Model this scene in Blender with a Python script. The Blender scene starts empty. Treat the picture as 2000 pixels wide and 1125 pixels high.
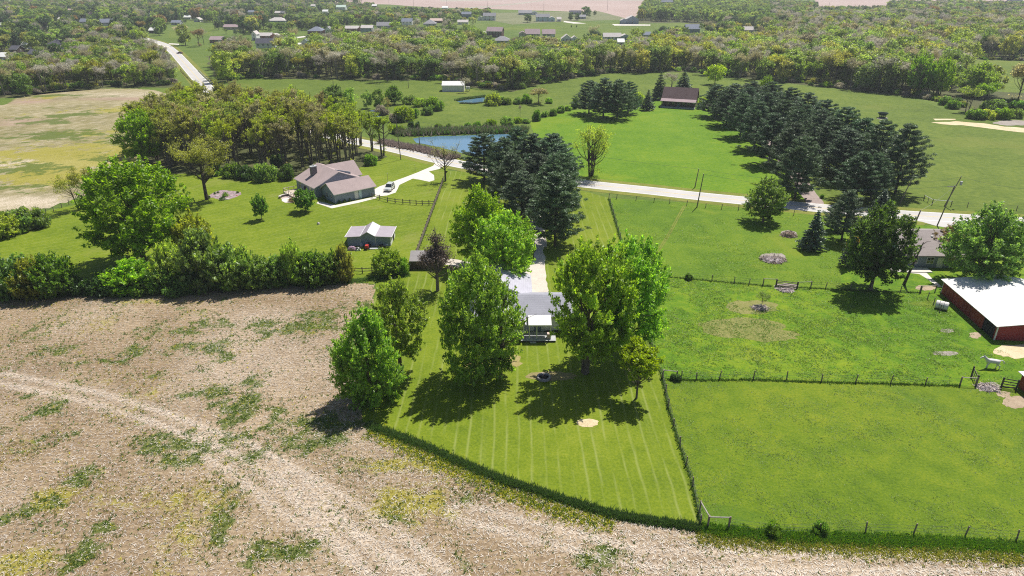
import bpy, math, random
import numpy as np
from mathutils import Vector
R = math.radians
sc = bpy.context.scene
# ---------------------------------------------------------------- camera
CAM_H = 52.0; PITCH = R(24.6); FOC = 1333.3
cam_d = bpy.data.cameras.new('camera'); cam = bpy.data.objects.new('camera', cam_d)
sc.collection.objects.link(cam); sc.camera = cam
cam.location = (0, 0, CAM_H); cam.rotation_euler = (R(90) - PITCH, 0, 0)
cam_d.sensor_width = 36; cam_d.lens = 36 * FOC / 2000
cam_d.clip_start = 0.5; cam_d.clip_end = 20000
# ---------------------------------------------------------------- light
SUN_AZ = math.atan2(0.58, 0.80); SUN_EL = R(60)
w = bpy.data.worlds.new('World'); sc.world = w; w.use_nodes = True
nt = w.node_tree; nt.nodes.clear()
sky = nt.nodes.new('ShaderNodeTexSky'); sky.sky_type = 'NISHITA'; sky.sun_disc = False
sky.sun_elevation = SUN_EL; sky.sun_rotation = SUN_AZ
bg = nt.nodes.new('ShaderNodeBackground'); bg.inputs[1].default_value = 0.07
ow = nt.nodes.new('ShaderNodeOutputWorld')
nt.links.new(sky.outputs[0], bg.inputs[0]); nt.links.new(bg.outputs[0], ow.inputs[0])
sun_d = bpy.data.lights.new('sun', 'SUN'); sun_d.energy = 5.0; sun_d.angle = R(0.55); sun_d.color = (1.0, 0.955, 0.88)
sun = bpy.data.objects.new('sun', sun_d); sc.collection.objects.link(sun)
sv = Vector((math.sin(SUN_AZ) * math.cos(SUN_EL), math.cos(SUN_AZ) * math.cos(SUN_EL), math.sin(SUN_EL)))
sun.rotation_euler = sv.to_track_quat('Z', 'Y').to_euler(); sun.location = (60, 80, 120)
sc.view_settings.view_transform = 'Standard'; sc.view_settings.look = 'None'
sc.view_settings.exposure = 0.38; sc.view_settings.gamma = 1; sc.view_settings.use_curve_mapping = False
sc.cycles.max_bounces = 6; sc.cycles.diffuse_bounces = 3; sc.cycles.glossy_bounces = 2
sc.cycles.transmission_bounces = 3; sc.cycles.transparent_max_bounces = 4; sc.cycles.volume_bounces = 0
sc.cycles.use_denoising = False; sc.cycles.pixel_filter_type = 'BLACKMAN_HARRIS'; sc.cycles.filter_width = 1.1
sc.cycles.caustics_reflective = False; sc.cycles.caustics_refractive = False
# ---------------------------------------------------------------- helpers
rng = np.random.default_rng(7); rnd = random.Random(11)
CP, SP = math.cos(PITCH), math.sin(PITCH)
def G(px, py, z=0.0):                    # where the sight line of a photograph point meets the height z
    u = (px - 1000) / FOC; v = (562.5 - py) / FOC
    dz = -SP + v * CP; t = (z - CAM_H) / dz
    return (u * t, (CP + v * SP) * t)
def P(x, y, z=0.0):
    d = y * CP + (CAM_H - z) * SP
    return (1000 + FOC * x / d, 562.5 + FOC * ((CAM_H - z) * CP - y * SP) / d)
def mpp(px, py):                          # metres per photograph pixel at a ground point
    x, y = G(px, py); return (y * CP + CAM_H * SP) / FOC
def hgt(px, py, ty):                      # height of an upright thing standing at (px,py) and reaching row ty
    x, y = G(px, py); k = (562.5 - ty) / FOC
    q = (y * SP - k * y * CP) / (CP + k * SP)
    return CAM_H - q
def link(o): sc.collection.objects.link(o); return o
def tag(o, label=None, cat=None, group=None, kind=None):
    if label: o['label'] = label
    if cat: o['category'] = cat
    if group: o['group'] = group
    if kind: o['kind'] = kind
    return o
def empty(name, loc, rz=0.0, label=None, cat=None, group=None):
    o = bpy.data.objects.new(name, None); link(o); o.location = loc; o.rotation_euler = (0, 0, rz)
    o.empty_display_size = 0.5
    return tag(o, label, cat, group)
def child(name, me, parent, loc=(0, 0, 0), rz=0.0):
    o = bpy.data.objects.new(name, me); link(o); o.parent = parent; o.location = loc; o.rotation_euler = (0, 0, rz)
    return o
class MB:
    def __init__(s): s.v = []; s.f = []; s.m = []
    def add(s, vs, fs, m=0):
        k = len(s.v); s.v += [tuple(p) for p in vs]; s.f += [tuple(i + k for i in f) for f in fs]; s.m += [m] * len(fs); return s
    def box(s, x0, x1, y0, y1, z0, z1, m=0):
        return s.add([(x0,y0,z0),(x1,y0,z0),(x1,y1,z0),(x0,y1,z0),(x0,y0,z1),(x1,y0,z1),(x1,y1,z1),(x0,y1,z1)],
              [(0,3,2,1),(4,5,6,7),(0,1,5,4),(1,2,6,5),(2,3,7,6),(3,0,4,7)], m)
    def tube(s, pts, rad, n=5, m=0, cap=True):
        k = len(s.v); pts = [Vector(p) for p in pts]
        for i, p in enumerate(pts):
            d = (pts[min(i+1, len(pts)-1)] - pts[max(i-1, 0)]).normalized()
            a = d.cross(Vector((0.31, 0.95, 0.05))).normalized(); b = d.cross(a)
            r = rad[i] if isinstance(rad, (list, tuple)) else rad
            for j in range(n):
                t = 2 * math.pi * j / n; s.v.append(tuple(p + a * (r * math.cos(t)) + b * (r * math.sin(t))))
        for i in range(len(pts) - 1):
            for j in range(n):
                q = (j + 1) % n; s.f.append((k+i*n+j, k+i*n+q, k+(i+1)*n+q, k+(i+1)*n+j)); s.m.append(m)
        if cap:
            s.f.append(tuple(k + (len(pts)-1)*n + j for j in range(n))); s.m.append(m)
            s.f.append(tuple(k + n - 1 - j for j in range(n))); s.m.append(m)
        return s
    def lathe(s, prof, n=12, m=0, cx=0, cy=0):
        k = len(s.v)
        for r, z in prof:
            for j in range(n):
                t = 2*math.pi*j/n; s.v.append((cx + r*math.cos(t), cy + r*math.sin(t), z))
        for i in range(len(prof) - 1):
            for j in range(n):
                q = (j+1) % n; s.f.append((k+i*n+j, k+i*n+q, k+(i+1)*n+q, k+(i+1)*n+j)); s.m.append(m)
        return s
    def prism(s, poly, y0, y1, m=0, axis='y'):       # poly in (x,z) run along y
        n = len(poly)
        vs = [(x, y0, z) for x, z in poly] + [(x, y1, z) for x, z in poly]
        fs = [tuple(range(n)), tuple(range(2*n-1, n-1, -1))] + [(i, i+n, (i+1) % n + n, (i+1) % n) for i in range(n)]
        if axis == 'x': vs = [(b, a, c) for a, b, c in vs]
        return s.add(vs, fs, m)
    def mesh(s, name, mats, smooth=False):
        me = bpy.data.meshes.new(name); me.from_pydata(s.v, [], s.f)
        for mt in (mats if isinstance(mats, (list, tuple)) else [mats]): me.materials.append(mt)
        me.polygons.foreach_set('material_index', s.m)
        if smooth: me.polygons.foreach_set('use_smooth', [True] * len(s.f))
        me.update(); return me
    def build(s, name, mats, parent=None, smooth=False):
        o = bpy.data.objects.new(name, s.mesh(name, mats, smooth)); link(o)
        if parent: o.parent = parent
        return o
def np_mesh(name, V, nper, mats, attr=None, aname='r', midx=None):
    n = len(V) // nper; me = bpy.data.meshes.new(name)
    me.vertices.add(len(V)); me.vertices.foreach_set('co', np.asarray(V, np.float32).ravel())
    me.loops.add(len(V)); me.loops.foreach_set('vertex_index', np.arange(len(V), dtype=np.int32))
    me.polygons.add(n); me.polygons.foreach_set('loop_start', np.arange(n, dtype=np.int32) * nper)
    me.polygons.foreach_set('loop_total', np.full(n, nper, np.int32))
    for m in (mats if isinstance(mats, (list, tuple)) else [mats]): me.materials.append(m)
    if midx is not None: me.polygons.foreach_set('material_index', np.asarray(midx, np.int32))
    if attr is not None:
        a = me.attributes.new(aname, 'FLOAT', 'POINT'); a.data.foreach_set('value', np.repeat(attr, nper).astype(np.float32))
    me.update(calc_edges=True); me.validate(); return me
# ---------------------------------------------------------------- materials
def newmat(name):
    m = bpy.data.materials.new(name); m.use_nodes = True; t = m.node_tree; t.nodes.clear()
    o = t.nodes.new('ShaderNodeOutputMaterial'); return m, t, o
def N(t, kind, **kw):
    n = t.nodes.new('ShaderNode' + kind)
    for k, v in kw.items():
        if k.startswith('i_'):
            key = k[2:]; key = int(key) if key.isdigit() else key.replace('_', ' ')
            n.inputs[key].default_value = v
        else: setattr(n, k, v)
    return n
def noise(t, co, scale, detail=3, rough=0.55, dist=0.0):
    n = N(t, 'TexNoise'); n.inputs['Scale'].default_value = scale; n.inputs['Detail'].default_value = detail
    n.inputs['Roughness'].default_value = rough; n.inputs['Distortion'].default_value = dist
    t.links.new(co, n.inputs['Vector']); return n.outputs['Fac']
def ramp(t, fac, stops):
    r = N(t, 'ValToRGB'); e = r.color_ramp.elements
    while len(e) < len(stops): e.new(0.5)
    for i, (p, c) in enumerate(stops):
        e[i].position = p; e[i].color = (*c, 1) if len(c) == 3 else c
    t.links.new(fac, r.inputs[0]); return r.outputs[0]
def mapr(t, fac, a, b, c=0.0, d=1.0):
    m = N(t, 'MapRange'); m.inputs[1].default_value = a; m.inputs[2].default_value = b
    m.inputs[3].default_value = c; m.inputs[4].default_value = d; t.links.new(fac, m.inputs[0]); return m.outputs[0]
def mix(t, fac, a, b, mode='MIX'):
    m = N(t, 'MixRGB', blend_type=mode)
    for i, v in enumerate((fac, a, b)):
        if isinstance(v, (int, float)): m.inputs[i].default_value = v
        elif isinstance(v, tuple): m.inputs[i].default_value = (*v, 1)
        else: t.links.new(v, m.inputs[i])
    return m.outputs[0]
def math_(t, op, a, b=None):
    m = N(t, 'Math', operation=op)
    for i, v in enumerate((a, b)):
        if v is None: continue
        if isinstance(v, (int, float)): m.inputs[i].default_value = v
        else: t.links.new(v, m.inputs[i])
    return m.outputs[0]
def ocoord(t): return N(t, 'TexCoord').outputs['Object']
def finish(t, o, col, rough=0.8, bump=None, bstr=0.3, bdist=0.1, spec=0.25, metal=0.0):
    p = N(t, 'BsdfPrincipled'); p.inputs['Roughness'].default_value = rough; p.inputs['Metallic'].default_value = metal
    p.inputs['Specular IOR Level'].default_value = spec
    if isinstance(col, tuple): p.inputs['Base Color'].default_value = (*col, 1)
    else: t.links.new(col, p.inputs['Base Color'])
    if bump is not None:
        b = N(t, 'Bump'); b.inputs['Strength'].default_value = bstr; b.inputs['Distance'].default_value = bdist
        t.links.new(bump, b.inputs['Height']); t.links.new(b.outputs[0], p.inputs['Normal'])
    t.links.new(p.outputs[0], o.inputs[0]); return p
def plain(name, col, rough=0.7, var=0.15, scale=2.0, metal=0.0, spec=0.3):
    m, t, o = newmat(name); co = ocoord(t); f = noise(t, co, scale, 4)
    lo = tuple(c * (1 - var) for c in col); hi = tuple(min(1, c * (1 + var)) for c in col)
    finish(t, o, ramp(t, f, [(0.3, lo), (0.7, hi)]), rough, f, 0.1, 0.02, spec, metal); return m
def grassmat(name, dark, mid, light, big=0.03, medium=0.25, fine=2.5, patch=None, bstr=0.5, stripe=None, clump=0.45):
    """short grass: broad patches, clumps and blades; stripe=(period,width,colour,ang) for mown lines"""
    m, t, o = newmat(name); co = ocoord(t)
    nb = noise(t, co, big, 3, 0.6); nm = noise(t, co, medium, 4, 0.62, 0.4); nf = noise(t, co, fine, 4, 0.7)
    f = math_(t, 'ADD', math_(t, 'MULTIPLY', nb, 0.55), math_(t, 'MULTIPLY', nm, clump))
    f = math_(t, 'ADD', f, math_(t, 'MULTIPLY', nf, 1.0 - clump * 0.5))
    f = mapr(t, f, 0.62, 1.15)
    c = ramp(t, f, [(0.0, dark), (0.5, mid), (1.0, light)])
    if patch:
        pf = noise(t, co, patch[0], 4, 0.6, 0.5); pm = mapr(t, pf, patch[1], patch[1] + 0.08)
        c = mix(t, math_(t, 'MULTIPLY', pm, patch[3] if len(patch) > 3 else 0.7), c, patch[2])
    if stripe:
        for period, wdt, col, ang, amt in stripe:
            mp = N(t, 'Mapping'); mp.inputs['Rotation'].default_value = (0, 0, ang); t.links.new(co, mp.inputs[0])
            sx = N(t, 'SeparateXYZ'); t.links.new(mp.outputs[0], sx.inputs[0])
            wob = math_(t, 'MULTIPLY', math_(t, 'SUBTRACT', noise(t, co, 0.08, 2), 0.5), 0.9)
            xx = math_(t, 'ADD', sx.outputs[0], wob)
            fr = math_(t, 'FRACT', math_(t, 'DIVIDE', xx, period))
            pk = math_(t, 'ABSOLUTE', math_(t, 'SUBTRACT', fr, 0.5))
            ln = mapr(t, pk, 0.0, wdt / period, 1.0, 0.0)
            mp2 = N(t, 'Mapping'); mp2.inputs['Rotation'].default_value = (0, 0, ang); mp2.inputs['Scale'].default_value = (1.2, 0.10, 1); t.links.new(co, mp2.inputs[0])
            brk = mapr(t, noise(t, mp2.outputs[0], 1.0, 3, 0.6), 0.38, 0.62)
            c = mix(t, math_(t, 'MULTIPLY', math_(t, 'MULTIPLY', ln, brk), amt), c, col)
    h = math_(t, 'ADD', nf, math_(t, 'MULTIPLY', nm, 2.0))
    finish(t, o, c, 0.85, h, bstr, 0.12, 0.12); return m
def leafmat(name, col, trans=None, tmix=0.55, var=0.55, hue=0.016, gloss=0.025):
    m, t, o = newmat(name)
    a = N(t, 'Attribute', attribute_name='r'); oi = N(t, 'ObjectInfo')
    dk = tuple(c * (1 - var) for c in col); lt = tuple(min(1, c * (1 + var)) for c in col)
    c = ramp(t, a.outputs['Fac'], [(0.0, dk), (1.0, lt)])
    hs = N(t, 'HueSaturation'); t.links.new(c, hs.inputs['Color'])
    t.links.new(mapr(t, oi.outputs['Random'], 0, 1, 0.5 - hue, 0.5 + hue), hs.inputs['Hue'])
    rr = math_(t, 'FRACT', math_(t, 'MULTIPLY', oi.outputs['Random'], 7.31))
    t.links.new(mapr(t, rr, 0, 1, 0.78, 1.22), hs.inputs['Value'])
    t.links.new(mapr(t, math_(t, 'FRACT', math_(t, 'MULTIPLY', oi.outputs['Random'], 17.7)), 0, 1, 0.8, 1.08), hs.inputs['Saturation'])
    d = N(t, 'BsdfDiffuse'); tr = N(t, 'BsdfTranslucent'); t.links.new(hs.outputs[0], d.inputs[0])
    tc = mix(t, 1.0, hs.outputs[0], trans or (1.7, 1.8, 0.6), 'MULTIPLY'); t.links.new(tc, tr.inputs[0])
    mx = N(t, 'MixShader'); mx.inputs[0].default_value = tmix
    t.links.new(d.outputs[0], mx.inputs[1]); t.links.new(tr.outputs[0], mx.inputs[2])
    gl = N(t, 'BsdfGlossy'); gl.inputs['Roughness'].default_value = 0.45; gl.inputs[0].default_value = (0.9, 0.95, 0.9, 1)
    m2 = N(t, 'MixShader'); m2.inputs[0].default_value = gloss
    t.links.new(mx.outputs[0], m2.inputs[1]); t.links.new(gl.outputs[0], m2.inputs[2]); t.links.new(m2.outputs[0], o.inputs[0])
    return m
L = {
 'bright': leafmat('leaf_bright', (0.215, 0.335, 0.028)),
 'yellow': leafmat('leaf_yellow', (0.30, 0.36, 0.03)),
 'mid': leafmat('leaf_mid', (0.155, 0.26, 0.036)),
 'dark': leafmat('leaf_dark', (0.075, 0.145, 0.03)),
 'olive': leafmat('leaf_olive', (0.27, 0.275, 0.05)),
 'grey': leafmat('leaf_grey', (0.46, 0.41, 0.31), (1.1, 1.1, 0.9), 0.4, 0.4, 0.02),
 'tan': leafmat('leaf_tan', (0.40, 0.37, 0.16), (1.2, 1.2, 0.8)),
 'rust': leafmat('leaf_rust', (0.33, 0.24, 0.08), (1.2, 1.1, 0.8)),
 'wbright': leafmat('wood_leaf_bright', (0.30, 0.38, 0.07), (1.4, 1.5, .7)), 'wmid': leafmat('wood_leaf_mid', (0.21, 0.285, 0.07), (1.3, 1.4, .7)), 'wdark': leafmat('wood_leaf_dark', (0.085, 0.135, 0.05), (1.3, 1.4, .8)), 'wyellow': leafmat('wood_leaf_yellow', (0.42, 0.43, 0.09), (1.3, 1.3, .7)), 'wgrey': leafmat('wood_twig_grey', (0.50, 0.46, 0.39), (1.1, 1.1, .9), .45, .45), 'wtan': leafmat('wood_twig_tan', (0.42, 0.38, 0.22), (1.1, 1.1, .8), .5, .45),
 'pine': leafmat('needle_pine', (0.088, 0.155, 0.070), (1.4, 1.3, 1.0), 0.3, 0.55, 0.02, 0.035),
 'spruce': leafmat('needle_spruce', (0.10, 0.16, 0.09), (1.3, 1.3, 1.0), 0.2, 0.4, 0.02, 0.07),
 'dead': leafmat('needle_dead', (0.14, 0.10, 0.08), (1.1, 1.0, 0.9), 0.2),
}
bark = plain('bark_grey', (0.13, 0.105, 0.085), 0.9, 0.4, 3)
bark_dark = plain('bark_dark', (0.075, 0.06, 0.05), 0.9, 0.4, 3)
# ================================================================ the ground
def densify(pts, step, jit, seed=1, closed=True):
    r = random.Random(seed); out = []
    n = len(pts)
    for i in range(n if closed else n - 1):
        a, b = pts[i], pts[(i + 1) % n]; d = math.dist(a, b); k = max(1, min(80, int(d / step)))
        for j in range(k):
            t = j / k; q = 0 if j == 0 and not closed else jit * (0.4 + 0.6 * min(1, d / 8))
            out.append((a[0] + (b[0]-a[0])*t + r.uniform(-q, q), a[1] + (b[1]-a[1])*t + r.uniform(-q, q)))
    if not closed: out.append(pts[-1])
    return out
_z = [0.0]
def sheet(name, px, mat, z, step=2.0, jit=0.25, world=False, seed=3, kind='structure', label=None):
    pts = px if world else [G(*p) for p in px]
    pts = densify(pts, step, jit, seed)
    from mathutils.geometry import tessellate_polygon
    tri = tessellate_polygon([[Vector((x, y, 0)) for x, y in pts]])
    fs = []
    for a, b, c in tri:
        A, B, C = pts[a], pts[b], pts[c]
        s = (B[0]-A[0])*(C[1]-A[1]) - (B[1]-A[1])*(C[0]-A[0])
        fs.append((a, b, c) if s > 0 else (a, c, b))
    me = bpy.data.meshes.new(name); me.from_pydata([(x, y, z) for x, y in pts], [], fs); me.materials.append(mat); me.update()
    o = bpy.data.objects.new(name, me); link(o); tag(o, label, None, None, kind); return o
def inpoly(x, y, poly):
    c = np.zeros(np.shape(x), bool); n = len(poly); j = n - 1
    for i in range(n):
        xi, yi = poly[i]; xj, yj = poly[j]
        c ^= ((yi > y) != (yj > y)) & (x < (xj - xi) * (y - yi) / (yj - yi + 1e-12) + xi); j = i
    return c

m_base = grassmat('meadow', (0.050, 0.085, 0.016), (0.095, 0.145, 0.022), (0.15, 0.18, 0.035), 0.008, 0.06, 0.7)
m_past = grassmat('pasture_grass', (0.028, 0.088, 0.005), (0.092, 0.185, 0.008), (0.19, 0.255, 0.012), 0.035, 0.5, 3.0, patch=(0.09, 0.60, (0.20, 0.21, 0.03), 0.45), bstr=0.9, clump=0.7)
m_pastb = grassmat('pasture_grass_near', (0.045, 0.095, 0.006), (0.110, 0.172, 0.009), (0.20, 0.235, 0.014), 0.03, 0.35, 3.5, patch=(0.06, 0.60, (0.06, 0.13, 0.015), 0.5), bstr=0.8, clump=0.5)
m_hill = grassmat('hill_grass', (0.055, 0.135, 0.005), (0.105, 0.20, 0.007), (0.175, 0.245, 0.012), 0.02, 0.15, 1.0, patch=(0.03, 0.58, (0.19, 0.24, 0.012), 0.5), bstr=0.7)
m_farpast = grassmat('far_pasture', (0.055, 0.090, 0.012), (0.100, 0.145, 0.018), (0.165, 0.20, 0.030), 0.012, 0.10, 0.6, patch=(0.02, 0.57, (0.15, 0.17, 0.03), 0.5), bstr=0.7)
pale = (0.26, 0.29, 0.09)
m_lawn = grassmat('mown_lawn', (0.070, 0.118, 0.006), (0.138, 0.190, 0.010), (0.22, 0.25, 0.024), 0.04, 0.4, 3.0, patch=(0.08, 0.62, (0.20, 0.21, 0.04), 0.4),
   stripe=[(1.55, 0.24, pale, 0.0, 0.62), (6.9, 0.5, pale, 0.0, 0.12)], bstr=0.35, clump=0.4)
m_lawn2 = grassmat('garden_lawn', (0.070, 0.118, 0.006), (0.138, 0.190, 0.010), (0.22, 0.25, 0.026), 0.03, 0.22, 1.6, patch=(0.07, 0.60, (0.20, 0.21, 0.05), 0.45),
   stripe=[(2.2, 0.4, pale, R(55), 0.3)], bstr=0.35, clump=0.4)
m_verge = grassmat('verge_grass', (0.10, 0.12, 0.02), (0.17, 0.185, 0.03), (0.25, 0.24, 0.06), 0.05, 0.4, 2.5, bstr=0.5)
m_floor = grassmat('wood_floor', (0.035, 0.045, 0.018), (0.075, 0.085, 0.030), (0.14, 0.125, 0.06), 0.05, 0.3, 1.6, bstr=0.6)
m_tilled = grassmat('tilled_soil', (0.30, 0.215, 0.185), (0.38, 0.285, 0.25), (0.47, 0.37, 0.33), 0.004, 0.03, 0.4, stripe=[(26, 5, (0.27, 0.22, 0.17), R(84), 0.5)], bstr=0.2)
m_grey = grassmat('grey_cropland', (0.26, 0.23, 0.18), (0.34, 0.31, 0.25), (0.40, 0.37, 0.30), 0.004, 0.03, 0.4, bstr=0.2)
# stubble: albedo patches live in point attributes g (weeds), y (yellow weeds), p (pale trampled straw), d (bare soil)
def stubble(name, base_lo, base_mid, base_hi, rowang):
    m, t, o = newmat(name); co = ocoord(t)
    nb = noise(t, co, 0.05, 3, 0.6); nf = noise(t, co, 2.6, 5, 0.75); nff = noise(t, co, 7.0, 3, 0.7); nm = noise(t, co, 0.5, 5, 0.7, 0.6)
    f = math_(t, 'ADD', math_(t, 'MULTIPLY', nb, 0.5), math_(t, 'ADD', math_(t, 'MULTIPLY', nf, 0.8), math_(t, 'MULTIPLY', nm, 0.3)))
    c = ramp(t, mapr(t, f, 0.58, 1.02), [(0.0, base_lo), (0.45, base_mid), (1.0, base_hi)])
    mp = N(t, 'Mapping'); mp.inputs['Rotation'].default_value = (0, 0, rowang); t.links.new(co, mp.inputs[0])
    sx = N(t, 'SeparateXYZ'); t.links.new(mp.outputs[0], sx.inputs[0])
    row = math_(t, 'SINE', math_(t, 'MULTIPLY', math_(t, 'ADD', sx.outputs[0], math_(t, 'MULTIPLY', noise(t, co, 0.3, 2), 0.8)), 2 * math.pi / 0.76))
    c = mix(t, mapr(t, row, -1, 1, 0.0, 0.30), c, (0.15, 0.105, 0.07))
    A = lambda n: N(t, 'Attribute', attribute_name=n).outputs['Fac']
    c = mix(t, math_(t, 'MULTIPLY', A('p'), mapr(t, nf, 0.35, 0.6)), c, (0.66, 0.56, 0.46))
    c = mix(t, A('d'), c, (0.33, 0.225, 0.18))
    spk = math_(t, 'SUBTRACT', math_(t, 'ADD', nm, math_(t, 'MULTIPLY', nff, 0.5)), 0.75)
    gy = mapr(t, math_(t, 'ADD', A('y'), math_(t, 'MULTIPLY', spk, 1.6)), 0.42, 0.62)
    c = mix(t, math_(t, 'MULTIPLY', gy, 0.8), c, ramp(t, nf, [(0.3, (0.20, 0.18, 0.02)), (0.7, (0.36, 0.33, 0.05))]))
    gg = mapr(t, math_(t, 'ADD', A('g'), math_(t, 'MULTIPLY', spk, 1.8)), 0.42, 0.60)
    c = mix(t, math_(t, 'MULTIPLY', gg, 0.85), c, ramp(t, nf, [(0.3, (0.045, 0.085, 0.012)), (0.7, (0.13, 0.165, 0.03))]))
    finish(t, o, c, 0.9, math_(t, 'ADD', nf, math_(t, 'ADD', nm, math_(t, 'MULTIPLY', row, 0.12))), 0.9, 0.16, 0.1); return m
m_stub = stubble('corn_stubble', (0.115, 0.080, 0.045), (0.275, 0.200, 0.120), (0.50, 0.395, 0.27), R(90 - 4))
m_stub2 = stubble('old_stubble', (0.10, 0.105, 0.035), (0.24, 0.215, 0.095), (0.42, 0.36, 0.22), R(20))

def vnoise(x, y, s, seed):                # smooth value noise for placing patches
    r = np.random.default_rng(seed).random((64, 64)); u = x * s + 1000; v = y * s + 1000
    i = np.floor(u).astype(int); j = np.floor(v).astype(int); a = u - i; b = v - j
    a = a*a*(3-2*a); b = b*b*(3-2*b); g = lambda p, q: r[p % 64, q % 64]
    return (g(i,j)*(1-a)+g(i+1,j)*a)*(1-b) + (g(i,j+1)*(1-a)+g(i+1,j+1)*a)*b
def blobs(x, y, lst):
    o = np.zeros(np.shape(x))
    for px, py, rx, ry, st in lst:
        cx, cy = G(px, py); sx = rx * mpp(px, py); sy = abs(G(px, py - ry)[1] - G(px, py + ry)[1]) / 2
        o = np.maximum(o, st * np.exp(-((x - cx) / sx) ** 2 - ((y - cy) / sy) ** 2))
    return o
def dline(x, y, pts):
    w_ = [G(*p) for p in pts]; d = np.full(np.shape(x), 1e9)
    for (ax, ay), (bx, by) in zip(w_[:-1], w_[1:]):
        vx, vy = bx - ax, by - ay; t = np.clip(((x-ax)*vx + (y-ay)*vy) / (vx*vx + vy*vy), 0, 1)
        d = np.minimum(d, np.hypot(x - ax - t*vx, y - ay - t*vy))
    return d
GB = [(560,640,110,16,1),(380,680,80,18,.8),(60,650,60,30,.55),(480,792,34,34,1),(350,885,50,34,.95),(640,862,50,26,1),(700,905,55,30,.8),(650,825,90,22,1),
      (160,932,34,22,1),(205,1030,28,18,1),(165,1080,34,40,1),(560,1070,80,40,.95),(1190,1090,75,34,1.1),(1060,1060,50,40,.5),(430,1030,34,40,.8),(900,975,60,30,.6),
      (120,680,60,16,.7),(90,800,30,14,.55),(30,1010,24,18,.9),(500,890,30,18,.3),(260,680,40,14,.6),(340,650,90,14,.7),(780,1020,40,22,.6),(100,1030,60,16,.6),
      (620,620,40,22,.7),(850,860,60,14,.6),(470,640,60,20,.7),(300,735,50,12,.6),(405,760,50,24,.65),(20,880,30,20,.5),(690,1105,60,18,.5),(1320,1110,60,14,.5)]
YB = [(800,985,120,46,.9),(880,1000,60,30,.8),(760,910,90,22,.9),(40,1100,80,34,1),(100,975,40,24,.8),(600,650,60,12,.6),(330,660,60,12,.4),(1500,1050,240,10,.9),(1850,1075,160,10,.7),
      (1180,1000,60,14,.6),(1000,970,60,16,.7),(560,1060,60,14,.7),(300,590,160,8,.6),(90,600,70,10,.4),(420,765,40,12,.5),(650,990,60,16,.5),(680,1030,60,20,.5)]
TRK = [[(0,738),(180,775),(300,812),(400,850),(480,880),(560,925),(660,985),(760,1050),(850,1125)],
       [(380,860),(480,920),(560,985),(680,1060),(760,1130)], [(560,930),(640,1010),(760,1125)],
       [(900,1000),(1050,1040),(1250,1090),(1500,1100),(2000,1100)]]
def fieldattr(x, y):
    n1 = vnoise(x, y, 0.16, 5); n2 = vnoise(x, y, 0.5, 6); n3 = vnoise(x, y, 0.05, 8)
    n4 = vnoise(x, y, 1.1, 31); n5 = vnoise(x, y, .33, 32)
    g = blobs(x, y, GB) * (0.1 + 0.75 * n2 + 0.5 * n4) * 1.05 + np.clip((n1 * 0.4 + n5 * 0.3 + n4 * .3) - 0.50, 0, 1) * 2.4 * (0.3 + n3)
    yy = blobs(x, y, YB) * (0.6 + 0.6 * n2) + np.clip(vnoise(x, y, 0.12, 9) - 0.68, 0, 1) * 1.8
    p = np.zeros(np.shape(x))
    for t in TRK: dl = dline(x, y, t); p = np.maximum(p, np.exp(-((dl - 1.1) / .55) ** 2) * (0.55 + 0.5 * n2)); p = np.maximum(p, np.exp(-(dl / 2.2) ** 2) * .18)
    p = np.maximum(p, 0.45 * np.clip(vnoise(x, y, 0.07, 12) - 0.45, 0, 1) * 2 * (.4 + .8*n4))
    d = 0.0 * x
    return np.clip(g - p * 0.35, 0, 1), np.clip(yy - p * .2, 0, 1), np.clip(p, 0, 1), d
FB = [(100,262,70,14,.7),(180,300,60,12,.5),(195,310,30,8,.9),(110,228,60,8,.7),(60,330,60,8,.4)]
FY = [(160,300,200,30,.95),(100,345,160,14,.9),(250,215,90,10,.9),(90,190,30,5,.9),(200,260,90,10,.7),(330,290,70,30,.8),(60,275,60,8,.6)]
FD = [(60,198,40,5,.85),(260,193,120,3,.8),(40,236,70,5,.7),(20,243,50,3,.7)]
def field2attr(x, y):
    n2 = vnoise(x, y, 0.22, 16)
    g = blobs(x, y, FB) * (0.5 + 0.6 * n2) + np.clip(vnoise(x*.5, y, 0.09, 18)*.6 + vnoise(x*.7, y, .3, 21)*.4 - 0.52, 0, 1) * 2.4
    yy = blobs(x, y, FY) * (0.5 + 0.7 * n2) + np.clip(vnoise(x * .5, y, 0.06, 19)*.6 + vnoise(x, y, .25, 22)*.4 - 0.45, 0, 1) * 1.5
    p = np.maximum(blobs(x, y, [(130,320,200,10,.8),(60,395,90,12,.9),(250,185,100,6,.5),(100,400,60,10,.8)]), 0)
    d = blobs(x, y, FD); jr = np.random.default_rng(3); g = g + jr.uniform(-.22, .22, g.shape); yy = yy + jr.uniform(-.2, .2, g.shape); p = p + np.clip(jr.uniform(-.5, .5, g.shape), 0, 1)
    return np.clip(g, 0, 1), np.clip(yy, 0, 1), np.clip(p, 0, 1), np.clip(d, 0, 1)
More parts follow.
